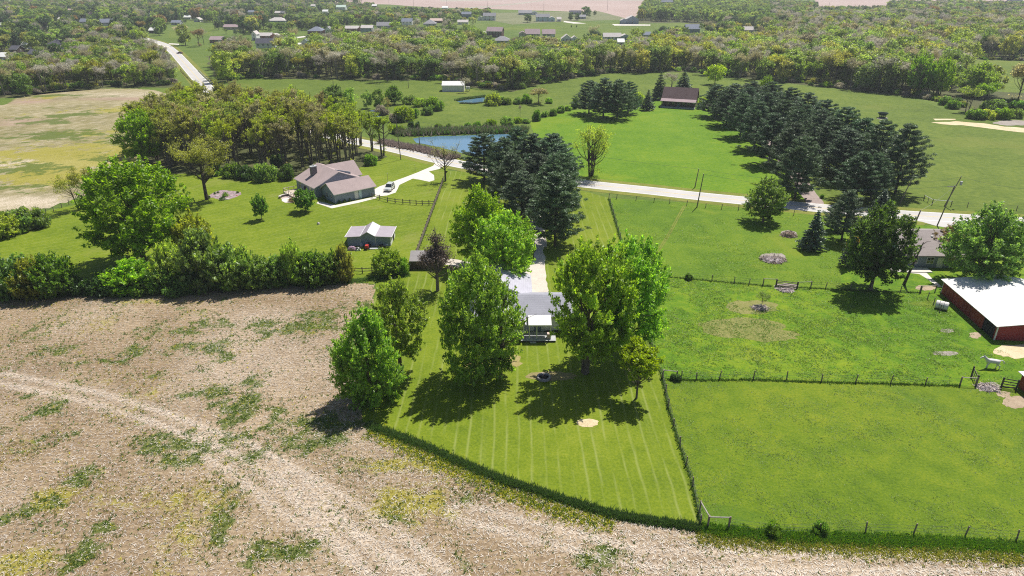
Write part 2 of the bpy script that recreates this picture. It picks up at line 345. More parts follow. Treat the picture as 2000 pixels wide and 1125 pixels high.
def fieldgrid(name, poly, cell, z, mat, attrf):
    xs = [p[0] for p in poly]; ys = [p[1] for p in poly]
    gx = np.arange(min(xs), max(xs) + cell, cell); gy = np.arange(min(ys), max(ys) + cell, cell)
    X, Y = np.meshgrid(gx, gy); c = inpoly(X[:-1, :-1] + cell/2, Y[:-1, :-1] + cell/2, poly)
    W = len(gx); idx = np.arange(X.size).reshape(X.shape)
    jj, ii = np.nonzero(c); f = np.stack([idx[jj, ii], idx[jj, ii+1], idx[jj+1, ii+1], idx[jj+1, ii]], 1)
    used, inv = np.unique(f.ravel(), return_inverse=True); XX = X.ravel()[used]; YY = Y.ravel()[used]
    me = bpy.data.meshes.new(name); me.from_pydata(np.stack([XX, YY, np.full(len(XX), z)], 1).tolist(), [], inv.reshape(-1, 4).tolist())
    for n, v in zip('gypd', attrf(XX, YY)):
        a = me.attributes.new(n, 'FLOAT', 'POINT'); a.data.foreach_set('value', v.astype(np.float32))
    me.materials.append(mat); me.update(); o = bpy.data.objects.new(name, me); link(o); tag(o, kind='structure'); return o

S = 9000
o = MB().add([(-S, -200, -0.02), (S, -200, -0.02), (S, 14000, -0.02), (-S, 14000, -0.02)], [(0, 1, 2, 3)]).build('ground', m_base); tag(o, kind='structure')
FIELD = [(-170, 40), (80, 40)] + [G(2150, 1085), G(2000, 1076), G(1700, 1062), G(1500, 1050), G(1370, 1030), G(1200, 1008), G(1100, 978), G(960, 933), G(830, 875), G(720, 836), G(705, 822), G(723, 667), G(732, 556), G(690, 552), G(500, 562), G(300, 568), G(140, 578), G(0, 588), G(-200, 600)]
fieldgrid('stubble_field', FIELD, 0.6, 0.000, m_stub, fieldattr)
FIELD2 = [G(*p) for p in [(-250,210),(0,205),(14,204),(30,192),(70,182),(120,177),(200,173),(260,173),(300,176),(340,186),(365,192),(345,204),(330,225),(320,262),(270,330),(180,378),(100,404),(0,424),(-250,470)]]
fieldgrid('yellowing_field', FIELD2, 1.5, 0.004, m_stub2, field2attr)
LAWN = [(735,556),(724,667),(707,822),(722,830),(830,870),(960,928),(1100,973),(1200,1003),(1368,1027),(1353,950),(1328,872),(1305,795),(1294,740),(1270,668),(1240,575),(1211,465),(1189,387),(1130,371),(1000,349),(915,335),(872,334),(866,352),(803,527),(738,536)]
sheet('lawn', LAWN, m_lawn, 0.008)
NLAWN = [(-60,598),(0,586),(140,575),(230,566),(500,560),(700,550),(733,555),(738,535),(803,526),(866,351),(876,330),(850,318),(800,303),(750,292),(690,276),(600,300),(420,330),(300,345),(200,390),(90,412),(0,460),(-60,480)]
sheet('garden_lawn', NLAWN, m_lawn2, 0.008)
sheet('pasture', [(1190,387),(1211,465),(1240,575),(1270,668),(1294,740),(1420,742),(1640,746),(1875,754),(2100,760),(2200,450),(2000,446),(1800,440),(1600,416),(1350,396)], m_past, 0.008)
sheet('near_pasture', [(1294,741),(1305,795),(1328,872),(1353,950),(1369,1028),(1500,1048),(1700,1060),(2000,1074),(2150,1080),(2200,761),(1875,754),(1420,742)], m_pastb, 0.008)
sheet('upper_paddock', [(1190,388),(1213,465),(1250,520),(1290,540),(1400,550),(1500,557),(1640,562),(1655,440),(1600,416),(1450,404),(1350,396)], grassmat('paddock_grass', (0.045, 0.105, 0.008), (0.100, 0.175, 0.010), (0.18, 0.235, 0.016), 0.04, 0.25, 2.5, patch=(0.045, 0.56, (0.19, 0.22, 0.02), 0.55), bstr=0.6), 0.012)
sheet('hill_lawn', [(1130,352),(1275,366),(1350,375),(1455,384),(1530,392),(1570,396),(1560,330),(1480,260),(1400,200),(1380,190),(1290,190),(1240,212),(1120,215),(1035,238),(1050,290),(1100,345)], m_hill, 0.008)
sheet('far_pasture', [(440,165),(480,153),(600,156),(860,158),(930,173),(1000,180),(1080,161),(1180,144),(1250,143),(1340,141),(1400,152),(1470,160),(1650,176),(1700,182),(1760,190),(1800,198),(1850,215),(1900,230),(2050,240),(2200,250),(2200,420),(2000,420),(1870,414),(1745,408),(1620,398),(1560,330),(1470,250),(1380,190),(1290,190),(1240,212),(1120,215),(1035,238),(990,255),(780,245),(700,230),(560,215)], m_farpast, 0.004, 4, 0.6)
sheet('distant_pasture', [(1890,117),(2200,125),(2200,185),(1960,180),(1900,150)], m_farpast, 0.004, 4, 0.6)
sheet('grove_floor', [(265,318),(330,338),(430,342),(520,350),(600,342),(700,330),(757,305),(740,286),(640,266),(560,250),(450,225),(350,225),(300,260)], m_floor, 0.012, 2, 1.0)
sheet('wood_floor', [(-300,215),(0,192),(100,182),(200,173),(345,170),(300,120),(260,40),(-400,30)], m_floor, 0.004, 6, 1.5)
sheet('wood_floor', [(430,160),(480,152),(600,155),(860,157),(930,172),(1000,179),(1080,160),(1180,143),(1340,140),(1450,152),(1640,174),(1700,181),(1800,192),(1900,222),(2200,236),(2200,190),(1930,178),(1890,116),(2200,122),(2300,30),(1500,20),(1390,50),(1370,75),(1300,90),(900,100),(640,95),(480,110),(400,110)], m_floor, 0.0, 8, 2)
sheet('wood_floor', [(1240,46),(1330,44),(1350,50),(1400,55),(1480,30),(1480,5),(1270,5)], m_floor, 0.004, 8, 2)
sheet('tilled_field', [(560,3),(760,9),(850,15),(1000,19),(1130,23),(1170,28),(1185,36),(1235,38),(1262,10),(1275,2),(1300,-6),(1590,-2),(1600,14),(1630,28),(1700,28),(1800,16),(2010,8),(2300,8),(2300,-22),(500,-22),(300,-12)], m_tilled, 0.004, 20, 2)
sheet('grey_cropland', [(860,3),(1000,0),(1300,2),(1300,-3),(1000,-8),(860,-6)], m_grey, 0.012, 20, 2)
sheet('farm_track', [(900,15.5),(960,11),(1005,6.5),(1045,2),(1075,-3),(1085,-3),(1058,2),(1015,8),(965,13),(910,17)], m_grey, 0.016, 20, 1)
sheet('meadow', [(1050,46),(1100,42),(1200,45),(1240,48),(1340,45),(1358,50),(1345,62),(1260,80),(1170,85),(1080,76),(1055,60)], m_farpast, 0.008, 8, 1)
sheet('meadow', [(965,25),(1170,22),(1230,38),(1100,42),(1000,48),(960,40)], grassmat('rough_meadow', (0.10, 0.12, 0.05), (0.16, 0.17, 0.08), (0.22, 0.22, 0.12), 0.01, 0.05, 0.5), 0.006, 8, 1)
for q in ([(560,38),(620,31),(625,40),(560,46)], [(330,62),(400,50),(425,58),(390,74),(330,80)], [(520,76),(610,64),(600,80),(540,84)], [(740,12),(765,12),(762,24),(735,20)], [(950,48),(1050,52),(1050,58),(960,60)]):
    sheet('meadow', q, m_farpast, 0.008, 8, 1)
sheet('hay_meadow', [(335,53),(362,48),(368,54),(340,60)], m_stub2, 0.012, 6, .5)
# ---- water
m, t, o_ = newmat('pond_water'); co = ocoord(t); f = noise(t, co, 1.2, 3)
finish(t, o_, (0.10, 0.20, 0.30), 0.04, f, 0.03, 0.01, 1.0); m_water = m  # blue of the reflected sky is put into the base colour
sheet('pond', [(807,271),(822,268),(860,266),(900,265),(960,263),(1000,262),(1010,268),(1000,280),(975,296),(930,304),(895,297),(870,291),(845,285),(812,279)], m_water, 0.02, 3, .3)
sheet('small_pond', [(893,198),(905,196),(920,194),(940,190),(953,191),(951,195),(940,200),(915,202),(898,200)], m_water, 0.02, 3, .3)
sheet('creek', [(722,216),(733,215),(740,222),(745,228),(736,229),(728,224)], m_water, 0.02, 3, .3)
# ---- road
m, t, o_ = newmat('road_asphalt'); co = ocoord(t); f = noise(t, co, 6, 4, .7); f2 = noise(t, co, 0.15, 3)
finish(t, o_, mix(t, 0.4, ramp(t, f, [(0.3, (0.40, 0.385, 0.37)), (0.7, (0.50, 0.48, 0.46))]), ramp(t, f2, [(0.3, (0.38, 0.365, 0.35)), (0.7, (0.52, 0.50, 0.48))])), 0.8, f, 0.15, 0.01, 0.2); m_road = m
m_conc = plain('drive_concrete', (0.58, 0.54, 0.49), 0.8, 0.08, 0.6)
m_gravel = grassmat('drive_gravel', (0.40, 0.36, 0.31), (0.52, 0.47, 0.41), (0.62, 0.57, 0.50), 0.08, 0.8, 5.0, bstr=0.3)
m_white = plain('road_paint_white', (0.75, 0.75, 0.73), 0.6, 0.1, 4); m_yell = plain('road_paint_yellow', (0.62, 0.48, 0.16), 0.6, 0.15, 4)
def smooth(pts, k=6):
    out = []
    for i in range(len(pts) - 1):
        p0 = pts[max(i-1, 0)]; p1 = pts[i]; p2 = pts[i+1]; p3 = pts[min(i+2, len(pts)-1)]
        for j in range(k):
            t = j / k
            out.append(tuple(0.5*((2*p1[c]) + (-p0[c]+p2[c])*t + (2*p0[c]-5*p1[c]+4*p2[c]-p3[c])*t*t + (-p0[c]+3*p1[c]-3*p2[c]+p3[c])*t**3) for c in (0, 1)))
    out.append(pts[-1]); return out
def ribbon(name, line, w0, w1, z, mat, parent=None, kind='structure', th=0.0):
    vs = []; fs = []
    for i, p in enumerate(line):
        a = line[max(i-1, 0)]; b = line[min(i+1, len(line)-1)]; dx, dy = b[0]-a[0], b[1]-a[1]; d = math.hypot(dx, dy); nx, ny = -dy/d, dx/d
        vs += [(p[0]+nx*w0, p[1]+ny*w0, z), (p[0]+nx*w1, p[1]+ny*w1, z)]
    for i in range(len(line)-1): fs.append((2*i, 2*i+1, 2*i+3, 2*i+2) if w0 > w1 else (2*i, 2*i+2, 2*i+3, 2*i+1))
    o = MB().add(vs, fs).build(name, mat, parent)
    if kind and not parent: tag(o, kind=kind)
    return o
ROAD = [G(*p) for p in [(255,66),(285,76),(303,81),(322,88),(341,103),(357,120),(373,138),(393,160),(416,184),(455,211),(515,233),(600,254),(640,263.5),(690,275),(750,286.5),(800,298),(850,310.5),(915,324),(1000,339),(1130,357.5),(1275,373),(1350,381.5),(1455,392),(1530,399.5),(1610,407),(1745,418),(1870,426),(2000,433.5),(2200,443)]]
ROAD = smooth(ROAD, 7)
ribbon('verge', ROAD, 6.2, -6.2, 0.0135, m_verge)
ribbon('road', ROAD, 3.6, -3.6, 0.018, m_road)
for nm, a, b in (('edge_line', 3.25, 3.08), ('edge_line', -3.08, -3.25)):
    tag(ribbon(nm, ROAD, a, b, 0.022, m_white), kind='structure')
for a, b in ((0.19, 0.07), (-0.07, -0.19)): tag(ribbon('centre_line', ROAD, a, b, 0.022, m_yell), kind='structure')
sheet('verge', [(1740,424),(1800,428),(1806,440),(1770,440),(1735,432)], m_verge, 0.0165, 2, .2)
# drives
sheet('concrete_drive', [(851,317),(869,322),(858,330),(838,335),(848,342),(848,352),(838,355),(820,351),(806,349),(780,361),(773,376),(755,382),(733,384),(729,371),(742,364),(775,352),(815,337),(846,324)], m_conc, 0.020, 3, .1)
sheet('gravel_drive', [(1047,478),(1062,478),(1064,520),(1068,560),(1078,590),(1088,600),(1020,602),(1010,575),(985,556),(960,545),(930,530),(900,522),(866,516),(862,508),(880,506),(925,512),(975,520),(1005,528),(1030,520),(1042,505)], m_gravel, 0.014, 1.5, .25)
ribbon('gravel_drive', smooth([G(*p) for p in [(1054,482),(1050,450),(1045,410),(1032,370),(1020,343)]], 5), 1.6, -1.6, 0.015, m_gravel)
ribbon('gravel_drive', smooth([G(*p) for p in [(1592,402),(1590,392),(1578,378),(1560,350),(1520,300),(1470,250),(1420,215),(1385,205),(1370,210)]], 5), 2.1, -2.1, 0.015, plain('lane_gravel', (0.30, 0.24, 0.22), .9, .2, 1))
sheet('driveway_apron', [(1752,426),(1800,427),(1850,430),(1905,434),(1930,436),(1900,446),(1880,449),(1850,445),(1827,441),(1800,433)], m_road, 0.0215, 3, .1)
sheet('driveway_apron', [(1775,466),(1835,470),(1830,478),(1772,474)], m_road, 0.0215, 3, .1)
for q in ([(330,90),(300,89),(300,91.5),(333,93)], [(334,103),(298,105),(298,107),(337,106)], [(330,84.5),(350,85.5),(350,87.5),(330,86.5)], [(290,88),(315,86.5),(316,88),(290,90)],
          [(500,80),(540,76),(585,71.5),(620,67),(622,69),(585,74),(545,79.5),(590,84),(588,87),(530,81),(500,83)], [(575,89),(590,86),(592,89),(580,91)],
          [(735,59),(770,56),(800,54),(830,53),(830,55.5),(800,57),(770,59.5),(735,62)], [(668,62),(703,62),(703,66),(664,66)], [(1102,41),(1130,44),(1145,46),(1120,46),(1100,43)], [(1195,47),(1270,48),(1270,50),(1200,50)],
          [(723,17),(765,23),(765,25),(722,20)]):
    sheet('pale_drive', q, m_conc, 0.02, 8, .2)
# bare and straw patches
m_straw = grassmat('straw_litter', (0.42, 0.33, 0.19), (0.58, 0.47, 0.30), (0.72, 0.62, 0.44), 0.3, 1.5, 6, bstr=0.6)
m_dirt = grassmat('bare_dirt', (0.24, 0.18, 0.12), (0.34, 0.26, 0.18), (0.44, 0.36, 0.26), 0.2, 1.2, 6, bstr=0.5)
m_mud = grassmat('grey_mud', (0.20, 0.17, 0.15), (0.30, 0.26, 0.23), (0.42, 0.38, 0.35), 0.2, 1.5, 6, bstr=0.7)
def ell(px, py, rx, ry, n=26, w=0.12, seed=1):
    r = random.Random(seed); return [(px + rx*math.cos(a)*(1+r.uniform(-w, w)), py + ry*math.sin(a)*(1+r.uniform(-w, w))) for a in [2*math.pi*i/n for i in range(n)]]
sheet('worn_patch', ell(960,706,60,18), grassmat('worn_grass', (0.20,0.17,0.06),(0.30,0.25,0.10),(0.40,0.33,0.18),0.1,0.8,4), 0.016, .8, .25)
sheet('worn_patch', ell(1075,735,50,9,seed=2), grassmat('worn_grass', (0.16,0.15,0.05),(0.24,0.20,0.09),(0.32,0.27,0.14),0.1,0.8,4), 0.016, .8, .25)
sheet('bare_patch', ell(1148,826,21,8.5,seed=3), m_straw, 0.02, .5, .12)
for i, (a, b, c, d) in enumerate([(1450,640,80,20),(1375,634,14,4),(1500,655,60,12),(1470,600,50,14)]):
    sheet('thin_grass', ell(a, b, c, d, seed=i), grassmat('thin_grass', (0.13,0.16,0.03),(0.20,0.20,0.06),(0.28,0.24,0.11),0.2,0.9,4), 0.014 + i*.001, 1, .5)
for i, (a, b, c, d, mt) in enumerate([(1845,690,26,4.5,m_mud),(1930,756,24,10,m_mud),(1985,686,42,13,m_straw),(1985,785,26,13,m_dirt),(1905,655,12,6,m_dirt),(1850,646,14,4,m_mud),(1808,562,22,5,m_dirt),(1535,560,24,7,m_mud),(1510,503,27,9,m_mud),(1540,457,16,7,m_mud),(1980,240,40,5,m_mud),(1960,770,14,6,m_dirt)]):
    sheet('bare_patch', ell(a, b, c, d, seed=i+20), mt, 0.016 + i * .0002, 1, .3)
sheet('sandy_track', [(1820,239),(1870,237),(1920,241),(1960,247),(2100,258),(2100,266),(1990,258),(1940,252),(1880,245),(1840,243)], m_straw, 0.016, 3, .5)
sheet('sandy_track', [(1824,232),(1865,232),(1870,234),(1826,235)], m_straw, 0.016, 3, .5)
sheet('garden_path', [(1772,520),(1800,524),(1822,545),(1840,560),(1830,560),(1808,543),(1795,535),(1765,532)], m_conc, 0.016, 2, .1)
sheet('garden_path', [(655,401),(700,391),(733,384),(736,387),(700,396),(648,407),(618,397),(622,393)], m_conc, 0.0225, 3, .05)
for k in range(2): ribbon('wheel_rut', smooth([G(*p) for p in [(1335+k*4,402),(1322+k*4,425),(1300+k*4,465),(1268+k*5,512)]], 4), 0.12, -0.12, 0.0165, m_verge)
# ================================================================ buildings
def siding(name, col, vertical=False, pitch=0.2):
    m, t, o = newmat(name); co = ocoord(t); f = noise(t, co, 1.5, 4)
    c = ramp(t, f, [(0.3, tuple(a*.88 for a in col)), (0.7, tuple(min(1, a*1.08) for a in col))])
    sx = N(t, 'SeparateXYZ'); t.links.new(co, sx.inputs[0])
    ax = math_(t, 'ADD', sx.outputs[0], sx.outputs[1]) if vertical else sx.outputs[2]
    fr = math_(t, 'FRACT', math_(t, 'DIVIDE', ax, pitch)); ln = mapr(t, fr, 0.0, 0.12, 0.0, 1.0)
    c = mix(t, math_(t, 'MULTIPLY', math_(t, 'SUBTRACT', 1.0, ln), .3), c, tuple(a*.5 for a in col))
    finish(t, o, c, 0.6, ln, 0.3, 0.02, 0.3); return m
def shingle(name, col):
    m, t, o = newmat(name); co = ocoord(t); f = noise(t, co, 5, 4, .7); f2 = noise(t, co, .5, 3)
    c = ramp(t, math_(t, 'ADD', math_(t, 'MULTIPLY', f, .7), math_(t, 'MULTIPLY', f2, .4)), [(0.3, tuple(a*.75 for a in col)), (0.8, tuple(min(1, a*1.25) for a in col))])
    sx = N(t, 'SeparateXYZ'); t.links.new(co, sx.inputs[0]); fr = math_(t, 'FRACT', math_(t, 'DIVIDE', sx.outputs[2], 0.14))
    c = mix(t, mapr(t, fr, 0, .25, .3, 0), c, tuple(a*.4 for a in col)); finish(t, o, c, 0.9, f, 0.3, 0.02, 0.2); return m
glass = N; m, t, o_ = newmat('window_glass'); finish(t, o_, (0.03, 0.04, 0.05), 0.08, spec=0.9); m_glass = m
trim = plain('white_trim', (0.66, 0.66, 0.64), 0.5, .05); dkmat = plain('dark_opening', (0.02, 0.02, 0.025), 0.9)
W_ = {'white': siding('siding_white', (.72,.72,.70)), 'blue': siding('siding_blue', (.34,.40,.46)), 'slate': siding('siding_slate', (.20,.25,.31)), 'tan': siding('siding_tan', (.50,.43,.34)), 'brick': siding('brick_wall', (.26,.11,.085), False, .15),
      'darkbrick': siding('dark_brick_wall', (.15,.08,.07), False, .15), 'aqua': siding('siding_aqua', (.50,.64,.66)), 'brown': siding('siding_brown', (.09,.065,.05)), 'grey': siding('siding_grey', (.42,.43,.44)), 'cream': siding('siding_cream', (.62,.57,.46)), 'orange': siding('siding_orange', (.62,.32,.12))}
R_ = {'grey': shingle('shingle_grey', (.27,.265,.28)), 'light': shingle('shingle_light', (.50,.46,.44)), 'dark': shingle('shingle_dark', (.085,.085,.105)), 'mauve': shingle('shingle_mauve', (.34,.26,.27)), 'slate': shingle('shingle_slate', (.19,.21,.26)), 'brown': shingle('shingle_brown', (.125,.085,.085)),
      'white': siding('metal_roof_white', (.66,.66,.64), True, .9), 'green': siding('metal_roof_green', (.45,.56,.47), True, .6), 'pink': shingle('shingle_pink', (.56,.43,.37)), 'darkgrey': shingle('shingle_darkgrey', (.16,.155,.16))}
def window(parent, side, u, z, w_, h_, L_, D, near=False, door=False, mat=None, y0=0.0, frame=0.09):
    """a framed opening on one wall; side F(ront, -y) B L R; u along the wall"""
    mb = MB(); p = 0.05; mb.box(-w_/2-frame, w_/2+frame, -p, -0.012, -frame, h_+frame, 0)
    o = mb.build('door' if door else 'window', mat or trim); o.parent = parent
    gb = MB(); gb.box(-w_/2, w_/2, -p-0.02, -p-.003, 0, h_, 0)
    if not door and w_ > .8: gb.box(-0.03, 0.03, -p-0.045, -p-.021, 0, h_, 1); gb.box(-w_/2, w_/2, -p-0.045, -p-.021, h_*.5-.03, h_*.5+.03, 1)
    gg_ = gb.build('panel' if door else 'pane', [mat if door == 'solid' else m_glass, trim]); gg_.parent = o
    pos = {'F': ((u, y0, z), 0), 'B': ((u, D, z), math.pi), 'L': ((0, u, z), -math.pi/2), 'R': ((L_, u, z), math.pi/2)}[side]
    o.location = pos[0]; o.rotation_euler = (0, 0, pos[1]); return o
def gable(parent, L_, D, eave, rise, wall, roof, over=.4, hip=False, axis='x', x0=0, y0=0, fascia=True, th=.16, name='roof', base=0):
    """walls and a pitched roof over x0..x0+L_, y0..y0+D, ridge along axis"""
    mb = MB()
    if hip: mb.box(x0, x0+L_, y0, y0+D, base, eave)
    elif axis == 'x': mb.prism([(y0, base), (y0+D, base), (y0+D, eave), (y0+D/2, eave+rise), (y0, eave)], x0, x0+L_, 0, 'x')
    else: mb.prism([(x0, base), (x0+L_, base), (x0+L_, eave), (x0+L_/2, eave+rise), (x0, eave)], y0, y0+D, 0)
    w_ = mb.build('wall', wall, parent)
    rb = MB(); A, B, a0, b0 = (L_, D, x0, y0) if axis == 'x' else (D, L_, y0, x0)
    s = rise / (B/2); ez = eave - over*s + .03; zt = eave + rise + .03
    a1, a2 = a0 - over, a0 + A + over; b1, b2, bm = b0 - over, b0 + B + over, b0 + B/2
    hi = B/2 if hip else 0
    def pt(a, b, z): return (a, b, z) if axis == 'x' else (b, a, z)
    top = [pt(a1, b1, ez), pt(a2, b1, ez), pt(a2 - hi, bm, zt), pt(a1 + hi, bm, zt), pt(a1, b2, ez), pt(a2, b2, ez)]
    low = [(p[0], p[1], p[2] + (th if True else 0)) for p in top]
    rb.add(top + low, [(6,7,8,9), (9,8,11,10), (0,3,2,1), (3,4,5,2), (0,1,7,6), (4,10,11,5), (6,9,3,0), (9,10,4,3), (1,2,8,7), (2,5,11,8)], 0)
    rb.m[-6:] = [1]*6
    if hip: rb.add([low[0], low[3], low[4]], [(0, 1, 2)]); rb.add([low[1], low[5], low[2]], [(0, 1, 2)])
    r_ = rb.build(name, [roof, trim if fascia else roof], parent); return w_, r_
def house(px, py, wpx, label, wall='white', roof='grey', D=9, storeys=1, rot=0, hip=False, rise=2.2, win=3, wing=None, garage=None, axis='x', cat='house', name='house', L_=None, chimney=False):
    """far house: front wall centred on the photograph point"""
    x, y = G(px, py); sc_ = (y*CP + CAM_H*SP) / FOC; L_ = L_ or wpx * sc_; e_ = 2.7 * storeys
    o = empty(name, (x - L_/2*math.cos(rot), y - L_/2*math.sin(rot), 0), rot, label, cat, 'houses beyond the woodland' if cat == 'house' else None)
    gable(o, L_, D, e_, rise, W_[wall], R_[roof], .5, hip, axis)
    n = max(1, min(win, int(L_/2.6)))
    for s_ in range(storeys):
        for i in range(n):
            if garage and s_ == 0 and i == n-1: continue
            if s_ == 0 and i == n//2 and not garage: window(o, 'F', L_*(i+.5)/n, .1, 1.0, 2.0, L_, D, door='solid', mat=W_['brown'])
            else: window(o, 'F', L_*(i+.5)/n, .9 + 2.7*s_, 1.1, 1.25, L_, D, frame=.14)
    if garage: window(o, 'F', L_*(n-.5)/n, .05, 2.6, 2.1, L_, D, door='solid', mat=trim)
    for sd in 'LR': window(o, sd, D*.5, 1.0 + 2.7*(storeys-1), 1.1, 1.2, L_, D, frame=.14)
    if wing:
        sgn, wl, wd, wz, ww, wr = wing; wx = -wl + .3 if sgn < 0 else L_ - .3
        gable(o, wl, wd, wz, 1.7, W_[ww], R_[wr], .4, False, 'y' if wl < wd*1.1 else 'x', wx, -1.2)
        window(o, 'F', wx + wl/2, .9, 1.3, 1.3, L_, D, y0=-1.2, frame=.14)
    if chimney: MB().box(L_*.7, L_*.7+.9, D*.35, D*.35+.8, e_, e_+rise+1.2).build('chimney', W_['brick'], o)
    return o
